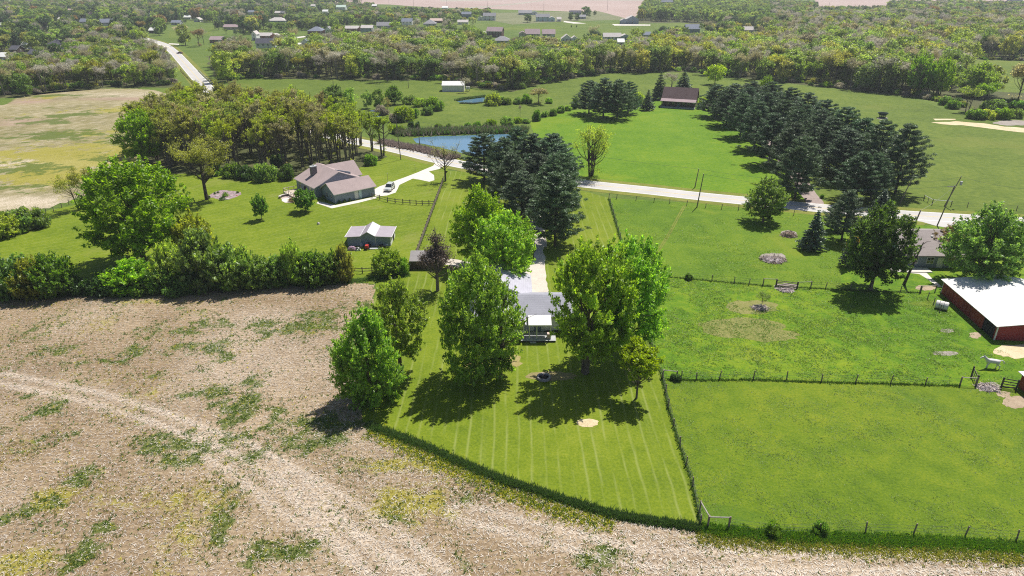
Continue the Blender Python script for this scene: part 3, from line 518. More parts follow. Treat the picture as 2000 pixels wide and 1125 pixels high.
HS = [ # px, base py, width px, label, options
 (515,76,30,'long brick ranch house with a pale roof beside the distant pale street, leftmost there',dict(wall='brick',roof='light',win=5,wing=(1,7,8,2.7,'brick','light'))),
 (520,99,38,'big white two storey house with a black roof and rear deck below the pale street',dict(wall='white',roof='dark',storeys=2,rise=3,win=4)),
 (596,89,14,'small pale house with a slate gable roof at the end of a pale drive',dict(wall='white',roof='slate',axis='y',win=2)),
 (540,45,34,'pale blue house with a broad beige hip roof on the distant slope',dict(wall='blue',roof='light',hip=True,rise=3.2,D=14,win=4)),
 (546,29,18,'long low shed with a cream roof behind the beige hip roofed house',dict(wall='tan',roof='light',win=1)),
 (666,21,18,'pale two storey house with a light green metal roof near the far field',dict(wall='white',roof='green',storeys=2,rise=3,D=12)),
 (635,26,10,'small white shed behind the treetops left of the green roofed house',dict(wall='white',roof='white',win=1)),
 (611,14.5,8,'tiny white shed beside the distant meadow',dict(wall='white',roof='light',win=1)),
 (731,14.5,9,'small dark shed with a white roof by the distant field track',dict(wall='brown',roof='white',win=1)),
 (616,66,30,'house with a large dark slate hip roof at the end of the pale street',dict(wall='brick',roof='slate',hip=True,rise=3.4,D=14,win=4,wing=(1,7,7,2.6,'brick','slate'))),
 (641,69,10,'small white house half hidden by a yellowish tree',dict(wall='white',roof='grey',storeys=2,axis='y',win=1)),
 (687,61,26,'brick house with a white roof and two front gables',dict(wall='brick',roof='light',win=4,wing=(1,6,7,2.8,'brick','light'))),
 (717,66,22,'two storey light blue house with a beige roof',dict(wall='blue',roof='light',storeys=2,win=3)),
 (750,55,28,'long grey-white house with a grey roof and small dormers',dict(wall='grey',roof='grey',win=5,rise=3.2,wing=(1,8,8,2.7,'brick','grey'))),
 (795,52,20,'two level house with slate roof above a white garage',dict(wall='white',roof='slate',storeys=2,rise=3,garage=True)),
 (839,51,24,'house with a wide steep grey-blue hip roof',dict(wall='grey',roof='grey',hip=True,rise=3.6,D=13)),
 (852,45,24,'brick house with a salmon pink roof split by a dark conifer',dict(wall='brick',roof='pink',win=3)),
 (904,48,20,'bright white house with a pale roof among dark conifers',dict(wall='white',roof='light',win=3)),
 (911,36,18,'dark blue-grey house behind the bright white one',dict(wall='slate',roof='slate',storeys=2,rise=2.6)),
 (956,40,24,'pale grey house with white gables next to a dark conifer row',dict(wall='white',roof='grey',storeys=2,rise=3.4,wing=(-1,7,8,2.8,'white','grey'))),
 (965,73,30,'tall dark brick two storey house with a white gable end',dict(wall='darkbrick',roof='mauve',storeys=2,rise=3.2,D=10,win=5,rot=R(-12),wing=(-1,8,8,2.9,'darkbrick','light'))),
 (981,86,32,'low house with several hipped grey roofs just below the tall dark brick house',dict(wall='grey',roof='grey',hip=True,rise=3,D=12)),
 (1026,29,26,'distant pale blue house with a broad grey roof',dict(wall='blue',roof='grey',rise=3.2,D=12,wing=(1,8,9,3,'white','slate'))),
 (1060,42,26,'pale aqua two storey house with a white gable on the distant meadow edge',dict(wall='aqua',roof='grey',storeys=2,rise=3.2,wing=(1,7,10,4,'aqua','light'))),
 (1092,42,8,'small white garage right of the aqua house',dict(wall='white',roof='light',win=1)),
 (1040,72,28,'tan house with a steep mauve cross gabled roof, left of its pair',dict(wall='tan',roof='mauve',rise=3.8,D=11,wing=(-1,6,8,3,'tan','mauve'))),
 (1072,72,24,'tan house with a mauve roof and white garage door, right of its pair',dict(wall='tan',roof='mauve',rise=3.4,D=11,garage=True)),
 (1107,82,20,'small white gabled house half hidden by the woodland top',dict(wall='white',roof='light',rise=3.2,axis='y',wing=(1,5,8,3,'white','light'))),
 (1124,28,22,'distant low house with dark roof and white trim beside the large round tree',dict(wall='slate',roof='dark',rise=2.4)),
 (1137,37,14,'distant grey cottage with a pale drive under the large round tree',dict(wall='grey',roof='grey')),
 (1235,47,24,'large slate blue house with a tall gable standing at the far meadow, right',dict(wall='slate',roof='light',storeys=2,rise=3.6,D=13,wing=(-1,7,8,4,'slate','light'),axis='y')),
 (1196,78,34,'long pale roofed house at the lower edge of the distant meadow',dict(wall='white',roof='light',rise=2.8,win=5,wing=(1,8,9,3,'blue','light'))),
 (1264,74,14,'small grey roofed house behind the woodland crowns',dict(wall='grey',roof='slate')),
 (1213,89,12,'pale flat patch of a white roof within the woodland crowns',dict(wall='white',roof='white',win=1)),
 (1353,68,26,'dark slate blue house at the right end of the distant meadow',dict(wall='slate',roof='slate',rise=3.6,D=12,storeys=2)),
 (1460,64,24,'light grey house with two dark windows in the right woodland',dict(wall='white',roof='light',rise=2.8,win=3)),
 (1360,166-104,8,'tiny white shed right of the dark slate house',dict(wall='white',roof='light',win=1)),
 (106,94,28,'dark roofed house in the far left town trees',dict(wall='white',roof='dark',hip=True,rise=3.4,D=12)),
 (112,104,26,'long orange roofed low building in the far left town',dict(wall='cream',roof='pink',win=3)),
 (7,119,18,'pale roofed house at the left frame edge',dict(wall='white',roof='white',win=2)),
 (27,104,14,'dark roofed house beside the layered spruce',dict(wall='brown',roof='dark')),
 (66,112,18,'dark green-grey roofed house left of the orange roof',dict(wall='slate',roof='dark')),
 (47,96,11,'small white roofed shed in the left town trees',dict(wall='white',roof='white',win=1)),
 (4,54,16,'bright white roof at the left frame edge far away',dict(wall='white',roof='white',win=1)),
 (95,63,8,'white gable end showing between the left town trees',dict(wall='white',roof='light',axis='y',win=1,rise=3)),
 (119,42,11,'brown house with a pale roof among the left town trees',dict(wall='brown',roof='light',win=1)),
 (165,47,18,'pale blue roofed house in the left town',dict(wall='white',roof='slate',rise=3)),
 (211,54,22,'tall grey roofed house with white gables in the left town',dict(wall='white',roof='slate',storeys=2,rise=3.4,rot=R(25),wing=(1,6,8,4,'white','grey'))),
 (138,23,9,'tiny pinkish roofed house far in the left town',dict(wall='white',roof='pink',win=1)),
 (180,31,13,'long low brown roofed building far in the left town',dict(wall='cream',roof='brown',win=1)),
 (293,33,9,'small pale house behind the rounded trees left of the road bend',dict(wall='white',roof='slate',axis='y')),
 (343,49,17,'small slate house with a bay gable beside the hay meadow',dict(wall='grey',roof='slate')),
 (366,38,13,'white roofed cottage above the hay meadow',dict(wall='white',roof='white')),
 (385,43,12,'white gabled cottage right of the hay meadow',dict(wall='white',roof='light',axis='y')),
 (429,40,11,'white house under a tall bare tree',dict(wall='white',roof='light',axis='y')),
 (422,84,24,'brick ranch house with a mauve roof right of the road',dict(wall='brick',roof='mauve',win=3,garage=True)),
 (452,58,30,'long mauve roofed ranch house with two gables right of the road',dict(wall='tan',roof='mauve',win=4,wing=(1,6,8,2.6,'tan','mauve'))),
 (492,32,14,'white house with a slate roof at the top of the hill',dict(wall='white',roof='slate',storeys=2)),
 (497,79,9,'white gabled house end near the top edge of the central woodland',dict(wall='white',roof='light',axis='y',storeys=2,win=1)),
 (296,65,9,'small dark shed with a white roof beside the road bend',dict(wall='brown',roof='white',win=1)),
 (869,18.5,11,'long white roofed pole barn at the edge of the far field',dict(wall='white',roof='white',win=1,D=14)),
 (1478-176,6,24,'long slate blue barn far off behind the woodland',dict(wall='slate',roof='slate',win=1)),
 (1984,2.5,26,'low dark blue barn at the far right horizon',dict(wall='slate',roof='slate',win=1)),
]
for px, py, wp, lb, kw in HS: house(px, py, wp, lb, **kw)
# church steeple far left
o = empty('church', (*G(21, 19), 0), 0, 'white church steeple poking out of the far left treetops', 'church')
MB().box(-4, 4, 0, 12, 0, 7).build('wall', W_['white'], o); s = MB(); s.box(-1.8, 1.8, -1, 2.6, 0, 11); s.add([(-2,-1.2,11),(2,-1.2,11),(2,2.8,11),(-2,2.8,11),(0,.8,22)], [(0,1,4),(1,2,4),(2,3,4),(3,0,4)]); s.build('steeple', trim, o)
MB().add([(-4.3,-.3,7.02),(4.3,-.3,7.02),(4.3,12.3,7.02),(-4.3,12.3,7.02),(0,-.3,11),(0,12.3,11)], [(0,4,5,3),(1,2,5,4),(0,1,4),(3,5,2)]).build('roof', R_['grey'], o)
# white pasture shed
x, y = G(864, 179); o = empty('pasture_shed', (x, y, 0), 0, 'plain white metal shed with a white roof standing in the far pasture', 'shed')
gable(o, 10.6, 7, 2.9, 1.5, W_['white'], R_['white'], .25)
window(o, 'L', 3.5, .05, 2.4, 2.3, 10.6, 7, door='solid', mat=dkmat)
x, y = G(914, 178); o = empty('feed_box', (x, y, 0), 0, 'small white box on legs beside the bare saplings near the white shed', 'box')
MB().box(-.9, .9, -.6, .6, 1.0, 2.1).build('box', trim, o)
for a in (-.8, .8):
    for b in (-.5, .5): MB().box(a-.06, a+.06, b-.06, b+.06, 0, 1.0).build('leg', bark_dark, o)
# ---- dark roofed house on the hill
x, y = G(1291, 210); x2, y2 = G(1355, 214); a = math.atan2(y2-y, x2-x); LL = math.hypot(x2-x, y2-y)
o = empty('dark_house', (x, y, 0), a, 'dark house with a big brown roof and full width porch on the green hill', 'house')
D_ = 9.5; gable(o, LL, D_, 3.4, 4.3, W_['brown'], R_['brown'], .5, fascia=False, y0=2.2)
pr = MB(); pr.add([(-.5, -.3, 2.75), (LL+.5, -.3, 2.75), (LL+.5, 2.4, 3.55), (-.5, 2.4, 3.55), (-.5, -.3, 2.9), (LL+.5, -.3, 2.9), (LL+.5, 2.4, 3.7), (-.5, 2.4, 3.7)], [(0,3,2,1),(4,5,6,7),(0,1,5,4),(1,2,6,5),(2,3,7,6),(3,0,4,7)])
pr.build('porch_roof', R_['mauve'], o)
MB().box(-.2, LL+.2, -.1, 2.15, .02, .45).build('porch_deck', W_['grey'], o)
for i in range(6): MB().box(LL*i/5-.09+(.1 if i == 0 else -.1 if i == 5 else 0), LL*i/5+.09+(.1 if i == 0 else -.1 if i == 5 else 0), 0, .18, .45, 2.8).build('post', W_['brown'], o)
for i in (1, 2, 4, 5): window(o, 'F', LL*(i+.3)/6.6, 1.3, 1.1, 1.4, LL, D_, y0=2.2, mat=W_['brown'])
window(o, 'F', LL*.5, .45, 1.0, 2.1, LL, D_, door='solid', mat=W_['slate'], y0=2.2)
# ---- grey-blue house
c0 = Vector((*G(655.6, 398), 0)); a = R(40)
o = empty('grey_blue_house', c0, a, 'grey-blue sided house with mauve-brown roofs, a chimney and an attached long garage', 'house')
roofm = shingle('shingle_mauve_brown', (.36, .285, .275)); bl = siding('siding_greyblue', (.22, .27, .335), True, .3)
w_, r_ = gable(o, 11.2, 7.2, 2.5, 1.9, bl, roofm, .45)
MB().box(-.05, .0, -.05, .0, 0, 2.5).build('corner_trim', trim, o)
for u, z, ww, hh in ((4.4, .8, 1.0, 1.2), (2.0, 1.1, .55, .75)):
    window(o, 'L', u, z, ww, hh, 11.2, 7.2)
window(o, 'F', 5.9, .05, .9, 2.0, 11.2, 7.2, door='solid', mat=trim); window(o, 'F', 7.0, .05, .55, 2.0, 11.2, 7.2, door='solid', mat=W_['aqua'])
MB().box(5.2, 7.5, -.3, -.06, 2.2, 2.36).build('door_canopy', trim, o)
# main block: ridge across
w2, r2 = gable(o, 13.5, 11.5, 2.75, 2.9, bl, roofm, .5, axis='y', x0=-1.6, y0=7.6)
w3, r3 = gable(o, 8.5, 8.0, 2.75, 2.9, bl, roofm, .45, axis='x', x0=5.2, y0=12.0)
for ww in (2.2, 4.6):
    pass
def lwall(par, x0, y, z, w_, h_):
    q = window(par, 'L', y, z, w_, h_, 0, 0); q.location.x = x0; return q
lwall(o, -1.6, 16.6, .9, .9, 1.4); lwall(o, -1.6, 10.6, .9, 1.2, 1.3)
ad = MB(); n = 10; ad.prism([(-.95, 0), (.95, 0), (.95, 1.0)] + [(.95*math.cos(math.pi*i/n), 1.0+.95*math.sin(math.pi*i/n)) for i in range(1, n)] + [(-.95, 1.0)], -.08, 0)
q = ad.build('arched_door', dkmat, o); q.location = (-1.61, 13.6, 0); q.rotation_euler = (0, 0, -math.pi/2)
ch = MB(); ch.box(-.75, .75, -.55, .55, 3.6, 6.3, 0); ch.box(-.85, .85, -.65, .65, 6.3, 6.48, 1); q = ch.build('chimney', [siding('chimney_siding', (.17,.15,.16), True), W_['grey']], o); q.location = (1.6, 14.6, 0)
MB().box(-.25, .25, -.2, .2, 6.48, 6.75).build('flue', trim, q)
# front gable dormer strip along the ridge
dm = MB(); dm.prism([(0, 0), (4.2, -1.3), (4.2, -2.2), (0, -.75)], 0, .25, 0); q = dm.build('gable_wall', bl, o); q.location = (5.4, 9.5, 5.9)
# deck with pale rails
dk = empty('deck', (0, 0, 0)); dk.parent = o; bpy.data.objects.remove(dk)
d0 = MB(); d0.box(-6.2, -1.7, 9.4, 17.4, .02, .42); d0.build('deck', W_['tan'], o)
rl = plain('pale_rail', (.55, .47, .40), .7)
def rail(par, a, b, z0, z1, n, mat, names=('rail', 'post')):
    a = Vector(a); b = Vector(b); d = (b-a); L2 = d.length; ang = math.atan2(d.y, d.x)
    mb = MB().box(0, L2, -.05, .05, z1-.1, z1); q = mb.build(names[0], mat, par); q.location = (a.x, a.y, 0); q.rotation_euler = (0, 0, ang)
    for i in range(n+1):
        p = a + d*(i/n); q = MB().box(-.06, .06, -.06, .06, z0, z1-.11).build(names[1], mat, par); q.location = (p.x, p.y, 0)
rail(o, (-6.1, 9.5), (-6.1, 17.3), .42, 1.35, 5, rl); rail(o, (-6.1, 17.3), (-1.8, 17.3), .42, 1.35, 3, rl); rail(o, (-6.1, 9.5), (-3.4, 9.5), .42, 1.35, 2, rl)
# ---- blue-grey outbuilding with raised centre
x, y = G(679.5, 480.5); o = empty('outbuilding', (x, y, 0), 0, 'grey-blue metal outbuilding with raised centre bay in the left garden', 'shed')
pf = [(0, 2.05), (2.75, 2.2), (4.35, 3.15), (5.95, 2.2), (9.05, 2.05)]
m_met = siding('panel_greyblue', (.22, .28, .36), True, .25)
wb = MB(); wb.prism([(0, 0), (9.05, 0)] + [(a_, b_-.02) for a_, b_ in pf[::-1]], 0, 6); wb.build('wall', [m_met], o)
MB().box(9.052, 9.09, 0, 6, 0, 2.0).build('side_wall', W_['white'], o)
rm = plain('roof_steel_mauve', (.34, .30, .33), .55, .08, .8); rm2 = plain('roof_steel_pale', (.55, .56, .58), .5, .06, .8)
xs_ = [-.45] + [p[0] for p in pf[1:4]] + [9.5]; zs_ = [2.03, 2.2, 3.17, 2.2, 2.03]
for i in range(4):
    xa, xb, za, zb_ = xs_[i], xs_[i+1], zs_[i], zs_[i+1]; q = MB()
    q.add([(xa, -.35, za+.004*i), (xb, -.35, zb_+.004*i), (xb, 6.35, zb_+.004*i), (xa, 6.35, za+.004*i), (xa, -.35, za+.1), (xb, -.35, zb_+.1), (xb, 6.35, zb_+.1), (xa, 6.35, za+.1)], [(0,3,2,1),(4,5,6,7),(0,1,5,4),(1,2,6,5),(2,3,7,6),(3,0,4,7)]); q.m = [0,0,1,0,0,0]
    q.build('roof_panel', [rm2 if i == 2 else rm, trim], o)
for xa in (-.44, 2.76, 9.4): 
    q = MB().box(xa, xa+.1, -.36, 6.36, (2.13 if xa < 0 or xa > 9 else 2.30), (2.19 if xa < 0 or xa > 9 else 2.36)); q.build('roof_trim', trim, o)
for xa in (2.75, 5.95): MB().box(xa-.04, xa+.04, -.05, -.005, 0, 2.1).build('post', trim, o)
q = window(o, 'R', 3.6, .02, .9, 1.85, 9.09, 6, door='solid', mat=dkmat)
# ---- small grey shed near the dead conifer
x, y = G(803, 526); o = empty('small_shed', (x, y, 0), 0, 'low weathered shed with patchy grey roof behind the half dead conifer', 'shed')
gable(o, 6.1, 5.2, 1.7, 1.0, W_['brown'], shingle('shingle_patchy', (.30, .28, .28)), .25, fascia=False)
window(o, 'F', 3.0, .02, 1.0, 1.6, 6.1, 5.2, door='solid', mat=dkmat)
# ---- central house
YF = 96.6; o = empty('white_house', (-5.6, YF, 0), 0, 'white sided house with grey shingle roofs between the two giant lawn trees', 'house')
rg = shingle('shingle_blue_grey', (.30, .30, .345)); rl2 = shingle('shingle_lavender', (.42, .41, .47)); wh = siding('siding_offwhite', (.66, .69, .70))
gable(o, 15.3, 8.2, 3.0, 1.55, wh, rg, .45)
gable(o, 10.2, 8.6, 2.9, 2.2, wh, rl2, .45, axis='y', x0=-1.6, y0=7.2, name='rear_roof')
gable(o, 6.2, 4.5, 2.8, 1.2, wh, rl2, .35, axis='y', x0=1.3, y0=-2.6, name='front_roof')
for u in (11.3, 13.7): window(o, 'F', u, 1.2, 1.1, 1.0, 17.2, 8.2)
window(o, 'F', 3.3, .9, 1.2, 1.3, 17.2, 8.2, y0=-2.6)
window(o, 'F', 9.7, .3, .95, 2.1, 17.2, 8.2, door='solid', mat=W_['slate'])
MB().box(11.0, 15.3, -.5, -.06, .0, .35).build('foundation_bed', dkmat, o)
MB().box(8.7, 15.6, 8.2+.47, 8.2+.6, 2.75, 2.95).build('gutter', trim, o)
o = empty('porch', (2.55, YF - 2.95, 0), 0, 'open porch with a ribbed white metal roof against the central house', 'porch')
for i in range(9):
    q = MB(); xa = .4*i; q.add([(xa, -.1, 2.78), (xa+.385, -.1, 2.78), (xa+.385, 2.45, 3.22), (xa, 2.45, 3.22), (xa, -.1, 2.86), (xa+.385, -.1, 2.86), (xa+.385, 2.45, 3.30), (xa, 2.45, 3.30)], [(0,3,2,1),(4,5,6,7),(0,1,5,4),(1,2,6,5),(2,3,7,6),(3,0,4,7)]); q.build('roof_panel', R_['white'], o)
MB().box(-.02, 3.62, -.16, -.11, 2.68, 2.88).build('fascia', trim, o)
for xa in (.1, 1.25, 3.4): MB().box(xa, xa+.14, 0, .14, .36, 2.77).build('post', trim, o)
for i in range(7): MB().box(-1.2, 4.3, -.45+.41*i, -.45+.41*i+.385, .24, .32).build('plank', W_['grey'], o)
MB().box(-1.15, 4.25, -.4, 2.3, .02, .235).build('deck_base', dkmat, o)
MB().box(2.9, 3.5, -.2+.3, .8, .33, 1.15).build('bench', plain('pinkish_wood', (.5, .38, .34)), o)
MB().box(.2, 1.2, -.75, -.48, .0, .16).build('step', W_['grey'], o)
# ---- red barn
xA, yA = 75.2, 93.6; xB, yB = 76.9, 111.2; a = math.atan2(yB-yA, xB-xA) - math.pi/2
o = empty('red_barn', (xA+.4, yA+.4, 0), a, 'large red barn with a broad low white metal roof at the right edge', 'barn')
red = siding('red_boards', (.27, .035, .035), True, .28); WB, DB = 17.4, 17.6
wb = MB(); e_, rz_ = 2.45, 1.25
wb.prism([(0, 0), (WB, 0), (WB, e_), (WB/2, e_+rz_), (0, e_)], 0, DB)
wb.build('wall', red, o)
m, t, o_ = newmat('barn_roof_white'); co = ocoord(t); f = noise(t, co, .5, 4, .6); sx = N(t, 'SeparateXYZ'); t.links.new(co, sx.inputs[0])
fr = math_(t, 'FRACT', math_(t, 'DIVIDE', sx.outputs[1], .92)); ln = mapr(t, fr, 0, .05, .16, 0)
c = mix(t, ln, ramp(t, f, [(.3, (.60,.59,.565)), (.75, (.68,.68,.66))]), (.4, .4, .4)); finish(t, o_, c, .45, fr, .1, .01, .4); m_br = m
n_ = 6
for i in range(n_):
    for s_ in (0, 1):
        ya = -.4 + (DB+.8)/n_*i; yb = ya + (DB+.8)/n_ - .03; q = MB()
        xa, xb, za, zb_ = (-.45, WB/2, e_-.02, e_+rz_+.04) if s_ == 0 else (WB+.45, WB/2, e_-.02, e_+rz_+.04)
        q.add([(xa, ya, za), (xb, ya, zb_), (xb, yb, zb_), (xa, yb, za), (xa, ya, za+.09), (xb, ya, zb_+.09), (xb, yb, zb_+.09), (xa, yb, za+.09)], [(0,3,2,1),(4,5,6,7),(0,1,5,4),(1,2,6,5),(2,3,7,6),(3,0,4,7)]); q.build('roof_panel', m_br, o)
for xa, ya in ((-.06, -.06), (-.06, DB-.1)): MB().box(xa, xa+.16, ya-.03, ya+.13, 0, e_-.05).build('corner_trim', trim, o)
q = MB().box(-.05, -.004, .5, 3.6, .02, 2.25).build('barn_opening', dkmat, o); MB().box(-.14, -.06, 3.6, 7.4, .1, 2.3).build('sliding_door', red, o)
for i in range(8): MB().box(-.09, -.06 if i else -.06, 7.8+i*1.2, 7.88+i*1.2, 0, 2.4).build('batten', red, o)
_x, _y = G(1985, 725, 2.25); o = empty('red_shed', (_x+.4, _y-5.4, 0), R(-3), 'small red shed with a white roof cut by the right frame edge', 'shed')
MB().prism([(0, 0), (5, 0), (5, 2.6), (0, 2.2)], 0, 5).build('wall', red, o)
MB().add([(-.4,-.4,2.14),(5.4,-.4,2.6),(5.4,5.4,2.6),(-.4,5.4,2.14),(-.4,-.4,2.24),(5.4,-.4,2.7),(5.4,5.4,2.7),(-.4,5.4,2.24)], [(0,3,2,1),(4,5,6,7),(0,1,5,4),(1,2,6,5),(2,3,7,6),(3,0,4,7)]).build('roof', trim, o)
MB().box(-.05, .06, -.05, .06, 0, 2.15).build('corner_trim', trim, o); MB().box(1.2, 2.6, -.05, -.004, 0, 2).build('door', dkmat, o)
# ---- brown roofed house at right
x, y = G(1762, 522); o = empty('brown_house', (x, y, 0), R(-2), 'low house with a stained grey-brown roof behind the leaning dead trunk', 'house')
gable(o, 13.5, 15, 2.6, 2.3, W_['slate'], shingle('shingle_stained', (.27, .235, .225)), .5, fascia=False)
for u in (2, 5, 9): window(o, 'F', u, .9, 1.2, 1.2, 13.5, 15)
window(o, 'F', 7, .05, 1.0, 2.0, 13.5, 15, door='solid', mat=trim)
for i, (a_, b_) in enumerate([(2.6, 5.6), (3.9, 6.2), (7.2, 5.2)]): MB().box(a_, a_+.35, b_, b_+.35, 2.6+2.3*b_/7.5+.1, 2.6+2.3*b_/7.5+.45).build('roof_vent', trim, o)
MB().box(-3.2, 4.5, -2.6, -.4, .02, .16).build('concrete_step', m_conc, o)
# ================================================================ trees
def unit(a): return a / (np.linalg.norm(a, axis=1, keepdims=True) + 1e-9)
def leaves(cent, rad, n, ln, wd, up=0.4, outward=0.6, origin=None, flat=1.0, seed=0, shoot=0.0):
    """n leaf faces scattered in clumps (cent, rad); returns quads (n*4,3) and a tone per leaf"""
    g = np.random.default_rng(seed); cent = np.asarray(cent, float); rad = np.asarray(rad, float)
    k = g.choice(len(cent), n, p=rad**2 / (rad**2).sum())
    d = unit(g.normal(size=(n, 3))); u = g.random(n) ** 0.45
    p = cent[k] + d * (rad[k] * u)[:, None] * np.array([1, 1, flat])
    if origin is None: o = unit(d)
    else: o = unit(p - np.asarray(origin)) * 0.6 + d * 0.4
    nr = unit(o * outward * .8 + g.normal(size=(n, 3)) * 0.75 + np.array([0, 0, up]))
    t = g.normal(size=(n, 3)) + np.array([0, 0, shoot]) + o * shoot * 0.5
    t = unit(t - nr * (t * nr).sum(1)[:, None]); b = np.cross(nr, t)
    l = ln * (0.6 + 0.8 * g.random(n))[:, None]; w_ = wd * (0.6 + 0.8 * g.random(n))[:, None]
    V = np.empty((n, 4, 3)); V[:, 0] = p - t*l*.5; V[:, 1] = p + b*w_*.5 + t*l*.05; V[:, 2] = p + t*l*.5; V[:, 3] = p - b*w_*.5 + t*l*.05
    tone = np.clip(0.5 + 0.25 * g.normal(size=n) + 0.18 * g.normal(size=len(cent))[k], 0, 1)
    return V.reshape(-1, 3), tone
def limbs(mb, tips, z0, r0, top, g, lean=0.35, n=5):
    """limbs that leave the trunk and rise to each tip"""
    for c in tips:
        c = np.asarray(c, float); rr = math.hypot(c[0], c[1]); zs = max(z0, min(top, c[2] - rr * (0.55 + 0.5 * g.random())))
        a = Vector((0, 0, zs)); e = Vector(c); mid = a.lerp(e, 0.5) + Vector((g.uniform(-.3, .3), g.uniform(-.3, .3), 0.10 * rr + g.uniform(0, .3)))
        ra = r0 * (0.35 + 0.2 * g.random()) * (1 - 0.5 * zs / (top + 1e-6))
        mb.tube([a, mid, e], [ra, ra * 0.6, ra * 0.18], n, cap=False)
def crown_pts(prof, zb, zt, R_, n, g, inner=0.25, lobe=0.18):
    out = []; ph = g.uniform(0, 6.28, 6)
    for i in range(n):
        while True:
            s = g.random(); r = prof(s)
            if g.random() < r + 0.1: break
        a = g.uniform(0, 2*math.pi)
        lb = 1 + lobe * (math.sin(3*a + ph[0] + 2*s) + 0.6*math.sin(5*a + ph[1]) + 0.6*math.sin(7*s + ph[2] + a)) * 0.6
        q = R_ * r * lb * (g.uniform(0.72, 1.0) if g.random() > inner else g.uniform(0.1, 0.7))
        out.append((q*math.cos(a), q*math.sin(a), zb + (zt - zb) * s * (1 + 0.05 * math.sin(4*a + ph[3]))))
    return out
round_p = lambda s: max(0.05, math.sqrt(max(0, 1 - (2*s - 0.9)**2 / 1.25)))
ovoid_p = lambda s: max(0.05, math.sin(math.pi * min(1, (s*0.93 + 0.07)**0.75))) ** 0.7
droop_p = lambda s: 0.75 + 0.25*math.sin(math.pi*s) if s < 0.55 else max(0.08, math.cos((s-0.55)/0.45*math.pi/2)**0.8)
cone_p = lambda s: max(0.04, (1 - s)) ** 0.85
vase_p = lambda s: 0.25 + 0.75*math.sin(math.pi*min(1, 0.15 + s*0.75))
PROT = {}
def proto(name, h, r, crown, trunk):       # store the real extent of the crown so that placed sizes hold
    co = np.empty(len(crown.vertices)*3, np.float32); crown.vertices.foreach_get('co', co); co = co.reshape(-1, 3)
    PROT[name] = (float(np.percentile(co[:, 2], 99.7)), float(np.percentile(np.hypot(co[:, 0], co[:, 1]), 97.5)), crown, trunk)
def broad(name, seed, h=14, r=5.5, zb=2.0, prof=ovoid_p, nc=120, cr=1.15, n=13000, ln=.36, wd=.17, bk=None, stems=1, shoot=1.0, tr=.32, up=.3, nl=22):
    g = np.random.default_rng(seed); nc = int(nc*3.2); cr *= .62; c = crown_pts(prof, zb, h - cr*.5, r - cr*.3, nc, g, .35, .15)
    rad = g.uniform(0.5, 1.3, nc) * cr
    n = int(n*1.5); ln *= 1.25; wd *= 1.2
    V, t = leaves(c, rad, n, ln, wd, up, .6, (0, 0, zb + (h-zb)*.45), .8, seed, shoot)
    sc_ = []; ca = np.array(c); out = unit(ca - np.array([0, 0, zb + (h-zb)*.35])) + np.array([0, 0, .7]) + g.normal(size=ca.shape)*.25
    for f in (.5, .95, 1.4): sc_.append(ca + unit(out) * (rad*.6 + f*cr*.9)[:, None])
    sel = np.tile(np.hypot(ca[:, 0], ca[:, 1]) + (ca[:, 2] - zb)*.35 > r*.45, 3); S_ = np.concatenate(sc_)[sel]
    V2, t2 = leaves(S_, np.full(len(S_), .22*cr/.7 + .05), int(n*.3), ln, wd, up, .3, None, 1.0, seed + 500, 1.6)
    V = np.concatenate([V, V2]); t = np.concatenate([t, np.clip(t2 + .1, 0, 1)])
    V[:, 2] = np.maximum(V[:, 2], 0.05)
    cm = np_mesh('crown', V, 4, L['bright'], t)
    mb = MB()
    for k in range(stems):
        a = 2*math.pi*k/stems + .5; o = (0.35*tr*math.cos(a), 0.35*tr*math.sin(a)) if stems > 1 else (0, 0)
        q = r*.25 if stems > 1 else .3
        mb.tube([(o[0]*2, o[1]*2, -.1), (o[0]*2.5, o[1]*2.5, .35), (o[0]+q*.3*math.cos(a), o[1]+q*.3*math.sin(a), h*.3), (q*math.cos(a), q*math.sin(a), h*.72)], [tr*1.5/stems**.3, tr/stems**.3, tr*.8/stems**.3, tr*.15], 8, cap=False)
    limbs(mb, [c[i] for i in g.choice(nc, nl, replace=False)], zb*.6 + .6, tr, h*.55, g)
    proto(name, h, r, cm, mb.mesh('trunk', bk or bark))
broad('maple0', 1); broad('maple1', 2, prof=round_p, zb=2.6); broad('maple2', 3, prof=droop_p, zb=1.2, nc=150, r=6, h=16, n=17000)
broad('maple3', 4, h=15, r=6, prof=round_p, zb=3.2, nc=90, n=13000, stems=3, tr=.4, nl=30)
broad('low', 5, h=12, r=5, prof=ovoid_p, zb=.4, nc=120, n=13000)
broad('hedge0', 15, h=5, r=3.2, prof=round_p, zb=.3, nc=60, cr=.9, n=4200, tr=.1, nl=12); broad('hedge1', 16, h=5, r=3, prof=ovoid_p, zb=.2, nc=60, cr=.9, n=4200, tr=.1, nl=12)
broad('airy', 6, h=13, r=4.5, zb=2.8, nc=70, cr=.9, n=6500, nl=26)
broad('small', 7, h=4.5, r=2.1, zb=1.0, prof=round_p, nc=40, cr=.6, n=2600, ln=.3, wd=.15, tr=.09, nl=10)
